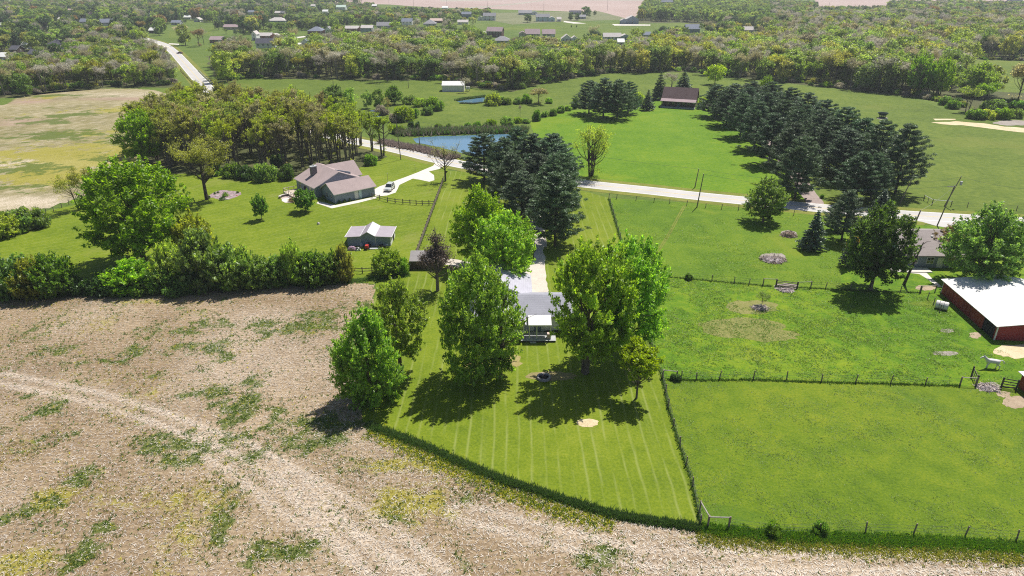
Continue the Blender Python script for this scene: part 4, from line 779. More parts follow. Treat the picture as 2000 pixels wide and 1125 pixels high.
def bush(name, seed, h=3, r=3, n=5500, ln=.36, wd=.22):
    g = np.random.default_rng(seed); nc = 34
    c = [(r*.75*q*math.cos(a), r*.75*q*math.sin(a), h*g.uniform(.12, .78)*(1.05-q*q*.6)) for q, a in zip(g.random(nc)**.5, g.uniform(0, 6.28, nc))]
    V, t = leaves(c, g.uniform(.22, .42, nc)*h*.9, n, ln, wd, .4, .6, (0, 0, h*.3), .85, seed, .5); V[:, 2] = np.maximum(V[:, 2], 0.02)
    mb = MB()
    for i in range(7):
        a = g.uniform(0, 6.28); mb.tube([(0, 0, -.05), (r*.2*math.cos(a), r*.2*math.sin(a), h*.4), (r*.5*math.cos(a), r*.5*math.sin(a), h*.75)], [.07, .05, .02], 4, cap=False)
    proto(name, h, r, np_mesh('foliage', V, 4, L['mid'], t), mb.mesh('stem', bark_dark))
bush('bush0', 21); bush('bush1', 22, 3, 3, 5000, .42, .2); bush('bush2', 23, 4, 2.2, 5000); bush('shrub', 24, 1.2, 1.0, 500, .2, .12)
def needle_tree(name, seed, h, r, tiers, per, n, kind='pine', bk=None, ln=.5, wd=.085):
    g = np.random.default_rng(seed); C = []; Rr = []; mb = MB(); tip = []
    mb.tube([(0, 0, -.1), (0, 0, h*.5), (.1, 0, h*.97)], [h*.017, h*.011, .03], 7, cap=False)
    for i in range(tiers):
        s = (i + .5) / tiers; z = h * (0.10 + 0.86 * s) if kind == 'pine' else h * (0.07 + 0.9 * s)
        if kind == 'pine': rr = r * (1 - s**1.9) ** .8 * (0.82 if s < .12 else 1) + .3
        else: rr = r * (1 - s) ** .9 + .12
        m_ = max(3, int(per * (0.5 + rr / r * .6))); a0 = g.uniform(0, 6.28)
        for j in range(m_):
            a = a0 + 2*math.pi*j/m_ + g.uniform(-.35, .35); L_ = rr * g.uniform(.68, 1.12)
            rise = (.28 if kind == 'pine' else -.12) * L_
            pts = [(0, 0, z), (L_*.55*math.cos(a), L_*.55*math.sin(a), z + rise*.25), (L_*math.cos(a), L_*math.sin(a), z + rise + (.25 if kind == 'pine' else 0))]
            if j % 2 == 0 or kind != 'pine': mb.tube(pts, [.07 if kind == 'pine' else .035, .04, .012], 3, cap=False)
            for q in ((.45, .62, .8, .95, 1.08) if kind == 'pine' else (.3, .5, .7, .88, 1.0)):
                C.append((L_*q*math.cos(a) + g.normal()*.16*L_*.4, L_*q*math.sin(a) + g.normal()*.16*L_*.4, z + rise*q*q + (.15 if kind == 'pine' else -.05)))
                Rr.append((0.30 + .16*r*.6 * (1.15 - q*.5)) if kind == 'pine' else .16 + .10*L_)
    C.append((0, 0, h*.98)); Rr.append(.3)
    n = int(n*1.6); wd *= 1.5
    V, t = leaves(C, Rr, n, ln, wd, .55, .5, None, .5, seed, .9 if kind == 'pine' else .2)
    k = V.reshape(-1, 4, 3); 
    proto(name, h, r, np_mesh('crown', V, 4, L['pine'], t), mb.mesh('trunk', bk or bark_dark))
needle_tree('pine0', 31, 16, 5.2, 11, 8, 17000); needle_tree('pine1', 32, 16, 5.0, 12, 8, 16000); needle_tree('pine2', 33, 15, 5.6, 10, 8, 16000)
needle_tree('spruce0', 34, 9, 2.7, 16, 9, 9000, 'spruce', ln=.34, wd=.09); needle_tree('spruce1', 35, 12, 3.0, 17, 8, 8000, 'spruce', ln=.4, wd=.11)
def sparse(name, seed, h, r, zb, nl, n, stems=1, cr=.7, ln=.34, wd=.16, tr=.2, up=.3, low=0, prof=vase_p, bk=None, twig=3):
    """half-leafed tree: rising limbs that fork, thin leaf clumps at their ends"""
    g = np.random.default_rng(seed); mb = MB(); C = []; st = []
    for k in range(stems):
        a = 2*math.pi*k/max(stems, 1) + g.uniform(-.4, .4); q = (0 if stems == 1 else r*.35)
        mb.tube([(q*.25*math.cos(a), q*.25*math.sin(a), -.1), (q*.5*math.cos(a), q*.5*math.sin(a), h*.3), (q*math.cos(a)+g.uniform(-.3,.3), q*math.sin(a)+g.uniform(-.3,.3), h*.8)], [tr/stems**.4*1.2, tr/stems**.4*.85, tr*.12], 6, cap=False)
        st.append((q*.7*math.cos(a), q*.7*math.sin(a)))
    for i in range(nl):
        s = g.random(); sx, sy = st[i % len(st)]; z = zb + (h - zb) * (s*.55); a = g.uniform(0, 6.28)
        L_ = r * prof(min(1, s + .3)) * g.uniform(.6, 1.05); ez = min(h*.99, z + L_ * g.uniform(.9, 1.7))
        e = Vector((sx*.4 + L_*math.cos(a), sy*.4 + L_*math.sin(a), ez)); b = Vector((sx*(.3+z/h*.7), sy*(.3+z/h*.7), z)); m_ = b.lerp(e, .5) + Vector((L_*.12*math.cos(a), L_*.12*math.sin(a), -.1*L_))
        mb.tube([b, m_, e], [tr*.36, tr*.22, tr*.07], 4, cap=False); C.append(tuple(e))
        for j in range(twig):
            f = g.uniform(.45, .95); o_ = m_.lerp(e, f); d = Vector((g.normal()*.5, g.normal()*.5, g.uniform(.3, 1.1))) * (r*.28)
            mb.tube([o_, o_ + d], [tr*.12, tr*.04], 3, cap=False); C.append(tuple(o_ + d)); C.append(tuple(o_ + d*.5))
    for i in range(low):
        a = g.uniform(0, 6.28); q = r*.6*g.random(); C.append((q*math.cos(a), q*math.sin(a), g.uniform(.3, h*.25)))
    n = int(n*1.6)
    V, t = leaves(C, g.uniform(.6, 1.3, len(C))*cr, n, ln, wd, up, .4, None, .6, seed, .3); V[:, 2] = np.maximum(V[:, 2], 0.05)
    proto(name, h, r, np_mesh('crown', V, 4, L['olive'], t), mb.mesh('trunk', bk or bark_dark))
for i in range(4): sparse('locust%d' % i, 40+i, 14, 3.2, 3.5, 28, 3400, 3, cr=.40, ln=.27, wd=.14, tr=.27, twig=6, low=5, up=.5, bk=plain('bark_locust', (.13,.11,.09), .9, .3, 3))
sparse('locust_big', 45, 13, 5, 3, 30, 5200, 1, cr=.9, tr=.3, twig=4, prof=round_p, ln=.3, wd=.14)
sparse('vase', 8, 9.5, 3.4, 2.0, 50, 5600, 1, cr=.36, ln=.42, wd=.17, tr=.17, twig=6, up=.5, prof=vase_p, bk=bark)
sparse('barish', 46, 10, 3.6, 2.6, 24, 700, 1, cr=.6, tr=.2, twig=4, prof=round_p, ln=.22, wd=.11)
sparse('tuft', 47, 13, 4.6, 2, 44, 4200, 6, cr=.9, tr=.3, twig=3, low=26, ln=.28, wd=.13)
sparse('young', 48, 8, 2.6, 2.5, 18, 1500, 1, cr=.6, tr=.13, twig=3, ln=.24, wd=.12)
sparse('snag', 49, 12, 3.6, 1.5, 60, 3400, 1, cr=.5, tr=.2, twig=5, prof=cone_p, ln=.24, wd=.10, low=0, bk=plain('bark_pale', (.2,.17,.15), .9, .3, 3))
# coarser trees for the woods
def farbroad(name, seed, h=14, r=5.5, zb=2.5, nc=46, n=1700, ln=.85, wd=.5, prof=round_p, cr=1.7):
    g = np.random.default_rng(seed); c = crown_pts(prof, zb, h - cr*.5, r - cr*.4, nc, g, .15, .25)
    n = int(n*1.5)
    V, t = leaves(c, g.uniform(.6, 1.2, nc)*cr, n, ln, wd, .45, .8, (0, 0, h*.45), .8, seed, .2)
    mb = MB(); mb.tube([(0, 0, -.1), (.1, 0, h*.35), (0, .2, h*.75)], [.3, .2, .06], 5, cap=False)
    limbs(mb, [c[i] for i in g.choice(nc, 8, replace=False)], zb, .3, h*.5, g, n=3)
    proto(name, h, r, np_mesh('crown', V, 4, L['mid'], t), mb.mesh('trunk', bark_dark))
for i in range(4): farbroad('far%d' % i, 60+i, prof=(round_p, ovoid_p, droop_p, round_p)[i], r=(5.8, 5, 5.4, 6.5)[i], h=(14, 15, 15, 13)[i])
greybark = plain('bark_ash', (0.22, 0.19, 0.17), .9, .3, 3)
for i in range(4): sparse('bare%d' % i, 70+i, 16, 4.6, 5, 16, 1000, 1 + i % 2, cr=1.25, ln=.75, wd=.14, tr=.22, twig=3, bk=greybark if i % 2 else bark_dark, up=.2)
for i in range(3): sparse('half%d' % i, 80+i, 15, 4.6, 3.5, 20, 1900, 1 + i % 2, cr=1.2, ln=.6, wd=.33, tr=.22, twig=3, low=5, prof=round_p)

_pl = {}
def place(kind, x, y, h, r, leaf, label, group=None, rz=None, name='tree', cat='tree', trunk=True, lean=None, off=0):
    ph, pr, cm, tm = PROT[kind]
    rz = rnd.uniform(0, 6.28) if rz is None else rz
    e = empty(name, (x, y, 0), rz, label, cat, group); e.scale = (r/pr, r/pr, h/ph)
    if lean: e.rotation_euler = (lean[0], lean[1], rz)
    c = child('foliage' if cat == 'bush' else 'crown', cm, e); c.material_slots[0].link = 'OBJECT'; c.material_slots[0].material = L[leaf]
    if off: c.location = (off / e.scale[0], 0, 0)
    if trunk: child('stem' if cat == 'bush' else 'trunk', tm, e)
    return e
def T(kind, bx, by, ty, wpx, leaf, label, group=None, **kw):
    x, y = G(bx, by); h = hgt(bx, by, ty)
    r = wpx / 2 * (y * CP + (CAM_H - h*.5) * SP) / FOC
    return place(kind, x, y, h, r, leaf, label, group, **kw)
NT = 'broadleaf_tree'
T('low', 726, 779, 604, 136, 'bright', 'dense bright green tree at the corn stubble edge, nearest of the lawn trees', name=NT)
T('airy', 783, 726, 548, 118, 'bright', 'airy tree with a visible leaning trunk behind the dense tree at the stubble edge', name=NT)
T('maple2', 978, 737, 502, 160, 'bright', 'huge drooping tree standing left of the white roofed porch', name=NT, rz=0, off=-3.0)
T('maple0', 940, 520, 368, 112, 'bright', 'full rounded light green tree beside the mown strip, in front of the drive pines', name=NT)
T('maple1', 985, 556, 416, 124, 'bright', 'rounded green tree behind the house, its crown touching the gravel drive', name=NT)
T('maple3', 1143, 728, 474, 168, 'bright', 'large many limbed tree right of the porch with a pale trunk base', name=NT, rz=0, off=.6)
T('maple1', 1222, 690, 470, 156, 'bright', 'big bushy tree at the wire fence behind the many limbed tree', name=NT)
T('vase', 1243, 778, 668, 84, 'yellow', 'small yellow-green vase shaped tree alone near the lawn fence corner', name=NT)
T('maple1', 282, 512, 312, 190, 'bright', 'very large round tree in the hedge line at the left garden', name=NT)
T('maple0', 1490, 433, 348, 78, 'mid', 'lone dark green tree beside the road in the upper paddock', name=NT)
T('maple1', 1700, 566, 402, 124, 'dark', 'broad dark green tree in front of the brown roofed house', name=NT)
T('maple0', 1908, 556, 404, 150, 'mid', 'wide olive green tree behind the white barn roof', name=NT)
T('small', 511, 429, 381, 31, 'mid', 'small round lawn tree alone in the left garden', name=NT)
T('small', 597, 413, 370, 44, 'mid', 'small round tree beside the patio of the grey-blue house', name=NT)
T('locust_big', 404, 390, 268, 108, 'olive', 'lone spreading locust tree beside the rock garden', name='locust_tree')
T('barish', 870, 354, 275, 66, 'tan', 'nearly bare tree at the top end of the board fence', name='bare_tree')
T('tuft', 1154, 345, 243, 76, 'yellow', 'many stemmed half bare tree with a bushy foot beyond the road', name='bare_tree')
T('young', 154, 411, 338, 54, 'olive', 'thin young tree by the left field fence, nearer the field', name='young_tree', lean=(0, -.12))
T('young', 178, 404, 325, 46, 'olive', 'thin young tree next to the huge round hedge tree', name='young_tree', lean=(0, -.08))
T('snag', 855, 568, 456, 76, 'dead', 'half dead brown conifer standing before the small grey shed', name='dead_conifer')
T('maple1', 285, 322, 218, 84, 'bright', 'bright green tree at the left end of the locust grove', name=NT)
T('maple0', 1855, 505, 440, 90, 'rust', 'low reddish brown tree in front of the junction driveway', name=NT)
# pines
PN = [(946,353,262,82,'dark blue-green pine with a clear trunk at the left of the drive pines'),(985,372,270,76,''),(1000,402,300,84,''),(1018,436,335,80,'lowest pine of the left row beside the light green lawn tree'),
      (1078,358,262,84,''),(1090,385,282,82,''),(1088,425,300,92,''),(1084,480,338,104,'browning pine nearest the house at the foot of the drive pines'),(1010,348,250,74,'tallest pine at the road end of the drive pines'),(1042,352,262,70,''),(1050,400,300,70,'')]
for i, (bx, by, ty, wp, lb) in enumerate(PN):
    lb = lb or ['', 'second pine from the road in the left row by the central drive', 'third pine from the road in the left row by the central drive', '', 'first pine from the road in the right row by the central drive', 'second pine from the road in the right row by the central drive', 'third pine from the road in the right row by the central drive', '', '', 'pine at the road end between the two drive rows', 'pine wedged in the middle between the two drive rows'][i]
    T('pine%d' % (i % 3), bx, by, ty, wp * 1.15, 'pine', lb, 'pines by the central drive', name='pine_tree')
PR = [(1395,228,166,62),(1418,246,172,64),(1445,268,184,66),(1472,292,200,70),(1500,322,222,74),(1535,362,240,86),(1552,388,268,84),(1465,218,160,62),(1500,230,160,62),(1535,246,172,66),(1568,262,182,66),(1600,282,196,72),(1640,304,210,78),(1672,332,232,84),(1705,352,236,86),(1748,378,244,92),
      (1430,226,164,60),(1455,240,170,60),(1490,262,182,64),(1520,290,196,66),(1545,318,215,70),(1610,330,230,80),(1640,352,252,84),(1668,392,297,84),(1560,300,205,60),(1590,310,215,66),(1700,390,300,66)]
for i, (bx, by, ty, wp) in enumerate(PR):
    lb = {6: 'pine nearest the road on the left side of the shaded lane', 15: 'big pine at the right hand corner of the pine plantation', 23: 'light tipped pine nearest the road on the right side of the shaded lane'}.get(i) or ('left edge pine of the plantation, %s from the house end' % ['first', 'second', 'third', 'fourth', 'fifth', 'sixth'][i] if i < 6 else 'far right edge pine of the plantation, %s from the house end' % ['first', 'second', 'third', 'fourth', 'fifth', 'sixth', 'seventh', 'eighth'][i-7] if i < 15 else 'inner pine of the plantation, %s from the house end' % ['first', 'second', 'third', 'fourth', 'fifth', 'sixth', 'seventh', '', 'eighth', 'ninth', 'tenth'][i-16])
    T('pine%d' % (i % 3), bx, by, ty, wp * 1.15, 'pine', lb, 'pines along the shaded lane', name='pine_tree')
for i, (bx, by, ty, wp, lb) in enumerate([(1150,222,158,56,'left'),(1178,230,153,62,''),(1205,232,156,60,''),(1226,222,160,46,'')]):
    T('pine%d' % (i % 3), bx, by, ty, wp * 1.15, 'pine', '%s pine in the clump of four left of the dark roofed house' % ['leftmost', 'second', 'third', 'rightmost'][i], 'clump of four pines', name='pine_tree')
T('spruce1', 1287, 194, 141, 36, 'pine', 'tall pointed spruce directly behind the dark roofed house corner', name='spruce_tree')
T('spruce1', 1334, 180, 138, 42, 'pine', 'dark spruce behind the ridge of the dark roofed house', name='spruce_tree')
T('spruce1', 1264, 215, 176, 30, 'spruce', 'small spruce between the pine clump and the dark roofed house', name='spruce_tree')
T('bare1', 1310, 182, 142, 36, 'grey', 'bare grey tree between the two spruces behind the dark roofed house', name='bare_tree')
T('spruce0', 1585, 486, 414, 54, 'spruce', 'blue-green spruce alone in the upper paddock', name='spruce_tree')
T('spruce0', 1720, 415, 372, 46, 'spruce', 'small silvery spruce at the roadside right of the lane', name='spruce_tree')
T('pine1', 1643, 470, 372, 72, 'pine', 'dark pine on the near side of the road opposite the lane', name='pine_tree')
T('pine0', 1622, 450, 400, 40, 'pine', 'smaller pine left of the roadside pine opposite the lane', name='pine_tree')
T('spruce1', 1655, 520, 440, 34, 'spruce', 'narrow spruce tucked against the broad dark green tree', name='spruce_tree')
T('maple0', 1490, 215, 150, 44, 'bright', 'bright green tree rising behind the pine plantation', name=NT)
# near mid-distance trees of woods and pasture
for i, (k, bx, by, ty, wp, lf, lb) in enumerate([
  ('maple0',655,207,166,58,'mid','leafy green tree behind the right end of the locust grove'),('far1',687,210,171,26,'bright','narrow bright tree, first behind the grove right of the leafy one'),
  ('far2',717,212,174,24,'mid','narrow green tree second behind the grove'),('far1',742,214,174,26,'mid','narrow tree at the head of the pasture hedge'),('maple0',770,204,167,36,'mid','round hedge tree at the bend of the pasture hedge'),
  ('bare2',757,235,188,20,'tan','thin half bare tree by the creek'),('far0',1396,165,124,40,'yellow','rounded yellow-green tree in front of the woodland by the pine plantation'),
  ('maple0',1905,188,122,74,'bright','large bright green tree at the right edge of the woodland'),('far3',1928,186,128,60,'olive','broad olive tree right of the large bright woodland tree'),
  ('maple3',1790,186,108,50,'bright','leafy bright tree in the right woodland front'),('maple3',1830,190,114,44,'bright','second leafy bright tree in the right woodland front'),
  ('half1',1888,219,170,48,'yellow','small pale green creek tree in the right pasture'),('half0',1918,212,162,36,'bright','slender green creek tree right of the pale one'),
  ('half2',1985,205,122,56,'tan','pale half bare tree at the right edge above the creek'),('bare0',757,158,95,50,'grey','large white limbed bare tree at the front of the central woodland'),
  ('bare1',905,181,152,12,'grey','bare sapling right of the white shed'),('bare2',914,181,150,14,'grey','bare sapling beside the small white box'),
  ('half0',1052,203,173,42,'tan','pale bare branched bush tree in the far pasture hedge'),('bare3',1016,232,205,8,'grey','bare dead stem in the pond hedge'),
  ('maple1',110,108,84,24,'dark','dark round tree by the far left houses'),('spruce1',36,97,52,22,'pine','dark layered spruce in the far left town')]):
    T(k, bx, by, ty, wp, lf, lb, name='bare_tree' if lf in ('grey', 'tan') else NT)
# locust grove
GP = [(270,306),(330,330),(430,334),(520,342),(600,336),(700,326),(752,306),(738,292),(640,268),(560,254),(440,238),(345,245)]
gw = [G(*p) for p in GP]; xs = [p[0] for p in gw]; ys = [p[1] for p in gw]; pts = []
r_ = random.Random(5); tries = 0
while len(pts) < 112 and tries < 9000:
    tries += 1; x = r_.uniform(min(xs), max(xs)); y = r_.uniform(min(ys), max(ys))
    if inpoly(np.array([x]), np.array([y]), gw)[0] and all(math.hypot(x-a, y-b) > 3.7 for a, b in pts): pts.append((x, y))
for i, (x, y) in enumerate(pts):
    px, py = P(x, y); edge = px > 640
    lf = 'yellow' if edge and r_.random() < .6 else r_.choice(['olive', 'olive', 'tan', 'yellow'] if px < 640 else ['olive', 'yellow'])
    zone = 'left third' if px < 430 else 'middle' if px < 600 else 'road end'; row = 'front' if py > 305 else 'back' if py < 275 else 'inner'
    lb = '%s locust tree in the %s rows at the %s of the grove' % ({'yellow': 'yellow-green leaved', 'olive': 'olive half-leafed', 'tan': 'pale nearly bare'}[lf], row, zone)
    place('locust%d' % (i % 4), x, y, r_.uniform(14, 17.5) * (.82 if px > 700 else 1), r_.uniform(3.0, 4.4), lf, lb, 'locust trees in the grove', name='locust_tree')
for i, (bx, by, ty, wp) in enumerate([(455,345,318,40),(480,350,325,36),(520,352,318,46),(560,350,322,36),(420,342,322,30),(545,325,300,30),(725,322,300,26)]):
    T('bush%d' % (i % 2), bx, by, ty, wp, 'dark' if i % 2 else 'mid', 'dark undergrowth bush at the near edge of the locust grove', 'undergrowth bushes of the grove', name='bush', cat='bush')
# hedge between the stubble and the left garden
HB = [(25,576,500,84,'mid','bush at the left frame edge in the garden hedge'),(70,578,505,60,'olive','olive tinted bush with a bare patch in the left hedge'),(112,574,498,70,'mid','tall rounded bush at the left end of the garden hedge'),(150,570,540,50,'dark','low dark bush between two hedge clumps'),
 (200,570,536,60,'dark','low dark bush below the huge round tree'),(262,564,508,84,'bright','wide light green bush below the huge round tree'),(320,566,520,50,'mid','green bush right of the wide light one'),(338,556,474,62,'yellow','yellow-green bush in front of the huge tree trunk'),
 (380,505,416,66,'olive','loose olive tree bush right of the huge round tree'),(402,560,450,84,'mid','tall leafy bush in the middle of the hedge'),(455,560,478,76,'mid','tall dark leaved bush right of the middle of the hedge'),(425,560,520,60,'dark',''),(500,560,502,60,'mid',''),(545,556,500,50,'mid',''),
 (575,553,470,36,'bright','tall narrow light bush sticking out of the hedge'),(612,553,492,62,'mid',''),(648,550,490,46,'mid',''),(673,548,478,34,'olive','pointed olive bush at the right end of the hedge'),(757,534,486,48,'bright','bush standing over the short board fence'),(785,534,506,30,'mid','small bush at the corner of the two board fences'),
 (370,566,530,60,'dark',''),(340,570,540,60,'mid',''),(235,570,545,60,'mid',''),(290,572,545,50,'mid',''),(30,450,410,66,'mid','bush cluster at the far left edge of the garden'),(62,446,408,52,'mid','bush at the end of the left field fence'),(8,462,418,50,'yellow','yellow-green bush at the far left frame edge'),(84,436,414,26,'dark','small dark bush by the left field fence posts')]
for i, (bx, by, ty, wp, lf, lb) in enumerate(HB):
    T('hedge%d' % (i % 2) if by - ty > 42 else 'bush%d' % (i % 2), bx, by, ty, wp * (1.25 if by - ty > 42 else 1.15), lf, lb or 'dense green hedge bush, %s along the right half of the garden hedge' % ['first', 'second', 'third', 'fourth', 'fifth', 'sixth', 'seventh', 'eighth', 'ninth'][sum(1 for q in HB if not q[5] and q[0] < bx)], 'bushes of the garden hedge', name='bush', cat='bush')
MBU = [(800,203,186,30,'mid'),(820,208,192,28,'bright'),(842,215,190,34,'bright'),(858,216,197,22,'bright'),(835,224,208,24,'mid'),(808,230,212,24,'mid'),(788,236,206,44,'yellow'),(770,238,222,22,'grey'),(745,224,206,30,'grey'),
 (778,260,243,30,'bright'),(803,252,236,14,'dark'),(815,254,238,14,'dark'),(857,254,241,18,'mid'),(875,253,241,14,'mid'),(891,254,245,10,'mid'),(913,253,240,18,'mid'),(932,250,237,16,'mid'),(947,252,239,18,'mid'),(960,244,232,22,'bright'),(990,246,228,26,'mid'),(1012,240,228,18,'bright'),(1028,240,231,18,'bright'),
 (1048,236,214,18,'mid'),(1064,228,216,16,'bright'),(1080,226,212,16,'mid'),(1095,220,207,18,'bright'),(1110,216,206,16,'bright'),(1122,212,190,14,'bright'),(962,205,182,34,'yellow'),(975,204,188,30,'mid'),(990,204,190,20,'mid'),(1010,203,190,18,'mid'),(1028,202,184,22,'mid'),(1072,202,191,14,'bright'),
 (1245,205,180,26,'yellow'),(1500,155,141,10,'dark'),(1860,212,195,26,'mid'),(1905,232,212,34,'bright'),(1930,232,214,30,'yellow'),(1955,232,210,34,'bright'),(1980,230,212,30,'mid'),(1940,215,195,50,'mid'),(1970,210,192,40,'dark'),(1990,214,196,34,'mid'),(1845,205,188,24,'mid'),
 (1715,404,386,18,'mid'),(1605,387,379,8,'mid'),(1370,212,190,18,'yellow'),(1345,546,535,16,'dark'),(1510,1042,1022,34,'mid'),(1601,1040,1020,30,'mid'),(1320,742,730,22,'dark'),(1663,490,460,24,'rust'),(1815,480,455,50,'rust'),(1850,485,448,50,'rust')]
for i, (bx, by, ty, wp, lf) in enumerate(MBU):
    lb = ('bush along the hedge above the pond' if 238 < by < 262 else 'bush in the pasture hedge behind the small creek' if bx < 870 else 'bush in the hedge beside the small far pond' if 182 < by < 206 and bx < 1100 else 'bush in the diagonal hedge below the pine clump' if bx < 1130
          else 'creek side bush in the right pasture' if by < 240 and bx > 1700 else {1245:'yellow-green bush between the pine clump and the spruce',1500:'small round bush in front of the woodland',1715:'bush by the small silvery spruce',1605:'tiny round shrub at the mouth of the lane',1370:'yellow-green bush at the right end of the dark roofed house',
          1345:'dark low bush on the paddock wire fence',1510:'dark weed clump at the first post of the bottom fence',1601:'dark weed clump without a post on the bottom fence',1320:'dark weed clump under the brace at the lawn fence corner',1663:'rusty shrub behind the narrow spruce',1815:'reddish shrub beside the junction pole',1850:'reddish shrub right of the junction pole'}[bx])
    T('bush%d' % (i % 2), bx, by, ty, wp, lf, lb, 'hedge and pasture bushes' if by < 262 else None, name='bush', cat='bush')
# a weedy sapling on the paddock mound
T('young', 1487, 600, 571, 30, 'mid', 'leafy sapling growing out of the stone heap in the pasture', name='sapling')
# small lawn trees far off
for bx, by, ty, wp, lb in [(1321,62,50,11,'round young tree alone on the distant meadow'),(1302,62,55,8,'pale young tree left of the round one on the distant meadow'),(1116,54,49,3,'tiny dark conifer on the distant meadow, left one of a pair'),(1126,54,49,3,'tiny dark conifer on the distant meadow, right one of a pair'),
   (1420,58,42,12,'first conical yellowish tree by the woodland house'),(1435,60,41,15,'second conical yellowish tree by the woodland house'),(1460,58,45,14,'rounded yellowish tree behind the pale woodland house'),(1144,35,12,22,'large dark round tree by the distant dark roofed houses'),(1162,31,20,7,'narrow tree right of the large dark round one'),
   (1115,40,24,12,'dark conical tree left of the large dark round one'),(1127,40,26,12,'dark conical tree beneath the distant dark roofs'),(1030,44,27,20,'dark round tree before the distant grey-blue house')]:
    T('far%d' % (hash(lb) % 1 + (1 if 'conical' in lb else 0)), bx, by, ty, wp, 'tan' if 'yellowish' in lb else 'dark', lb, name=NT)
# ================================================================ the woods
WOODS = [  # (name phrase, polygon of base points, spacing m, height range, {leaf: weight}, kinds)
 ('left', [(-60,180),(0,188),(20,196),(60,186),(100,179),(200,171),(348,168),(352,155),(335,130),(322,118),(262,110),(255,100),(200,88),(120,112),(40,122),(-60,125)], 7.5, (9,14), dict(grey=4,mid=3,olive=2,bright=1.5,tan=2), 1),
 ('centre', [(440,162),(480,151),(600,153),(700,155),(860,156),(900,166),(935,172),(950,150),(900,112),(860,100),(700,98),(600,100),(480,112),(430,125),(418,140)], 8.0, (11,17), dict(grey=3,mid=4,bright=4,tan=2,yellow=1.5), 2),
 ('centre right', [(935,172),(1000,178),(1040,168),(1080,160),(1180,143),(1250,142),(1340,139),(1400,150),(1470,156),(1480,120),(1450,95),(1300,95),(1200,105),(1080,102),(1000,106),(940,120)], 8.0, (11,16), dict(grey=3,mid=3,bright=4,tan=2.5,yellow=2), 2),
 ('right', [(1470,150),(1500,158),(1640,172),(1700,179),(1760,186),(1800,190),(1850,185),(1880,150),(1890,118),(1960,120),(2060,125),(2160,130),(2160,90),(1500,90),(1470,110)], 8.5, (12,18), dict(grey=3.5,mid=3,bright=4,tan=2,yellow=1.2,olive=.7), 2),
]
CLEAR = [  # openings with lawns, roads and houses, in photograph points of the base
 [(430,66),(480,72),(500,66),(620,60),(660,70),(660,90),(600,98),(500,104),(440,100),(400,84)], [(660,52),(990,50),(1000,66),(1010,90),(930,88),(860,70),(700,72),(660,70)], [(1000,56),(1030,44),(1170,44),(1240,50),(1340,45),(1400,60),(1400,72),(1270,90),(1100,92),(1000,88)],
 [(735,10),(770,10),(775,26),(735,24)], [(560,30),(625,27),(625,42),(560,48)], [(320,48),(420,45),(430,72),(390,88),(320,84)], [(0,108),(125,92),(135,116),(0,126)], [(1400,56),(1480,56),(1480,68),(1400,68)], [(960,20),(1240,18),(1240,52),(960,62)], [(930,36),(1000,34),(1000,62),(930,60)],
 [(800,0),(1260,-10),(1250,38),(1170,30),(1000,21),(860,16),(740,8)], [(1585,-6),(1720,-6),(1720,24),(1640,26),(1600,12)], [(1880,113),(2200,121),(2200,190),(1960,182),(1900,152)],[(290,76),(310,70),(345,70),(345,90),(300,110),(285,100)]]
FAR = [([(-160,122),(40,122),(200,90),(262,108),(275,92),(400,92),(440,118),(600,104),(930,108),(1100,100),(1350,96),(1480,96),(2200,96),(2250,20),(1760,14),(1640,26),(1480,12),(1270,-2),(1245,40),(1390,46),(1400,56),(1350,86),(1000,92),(930,60),(990,30),(760,20),(720,8),(560,2),(200,-14),(-200,-14)], 12.0)]
cw = [[G(*p) for p in c] for c in CLEAR]
road_pts = np.array(ROAD)
def blocked(x, y):
    b = np.zeros(x.shape, bool)
    for c in cw: b |= inpoly(x, y, c)
    for rx, ry in ROAD: b |= np.hypot(x - rx, y - ry) < 11
    return b
HB_ = []                                  # pieces of view the distant houses fill: trees before them stay low
for px, py, wp, lb, kw in HS:
    x, y = G(px, py); m_ = (y*CP + CAM_H*SP)/FOC; HB_.append((px, py, wp/2 + 3, (3.4*kw.get('storeys', 1)) / m_, y))
def cap_height(x, y, r):
    px, py = P(x, y); m_ = (y*CP + CAM_H*SP)/FOC; cap = 99
    for a, b, row in ((742, 1005, 17), (1000, 1245, 24), (1590, 1735, 15), (1735, 2100, 1), (600, 742, 8)):
        if a < px < b and py > row and py < 75: cap = min(cap, max(2, hgt(px, py, row + rnd.uniform(-5, 3))))
    for hx, hy, hw, hh, hyy in HB_:
        if y < hyy + 4 and abs(px - hx) < hw + r/m_*.55:
            if math.hypot(x - G(hx, hy)[0], y - hyy - 5) < 12: return 0
            if py > hy: cap = min(cap, hgt(px, py, hy - hh*.25))
        elif abs(px - hx) < hw and y < hyy + 16 and y > hyy: return 0
    return cap
def scatter(poly, sp, seed):
    w_ = [G(*p) for p in poly]; xs = [p[0] for p in w_]; ys = [p[1] for p in w_]; g = np.random.default_rng(seed)
    X, Y = np.meshgrid(np.arange(min(xs), max(xs), sp), np.arange(min(ys), max(ys), sp * .87)); X = X + (np.arange(X.shape[0]) % 2)[:, None] * sp * .5
    X = X.ravel() + g.uniform(-.33, .33, X.size) * sp; Y = Y.ravel() + g.uniform(-.33, .33, Y.size) * sp
    k = inpoly(X, Y, w_) & ~blocked(X, Y)
    px = 1000 + FOC * X / (Y * CP + CAM_H * SP); k &= (px > -70) & (px < 2070); return X[k], Y[k]
cand = []
for wi, (nm, poly, sp, hr, lv, kk) in enumerate(WOODS):
    X, Y = scatter(poly, sp, 100 + wi); g = random.Random(wi)
    for x, y in zip(X, Y):
        lf = g.choices(list(lv), list(lv.values()))[0]; cand.append((y, x, nm, lf, g.uniform(*hr), wi))
cand.sort()
rest = []
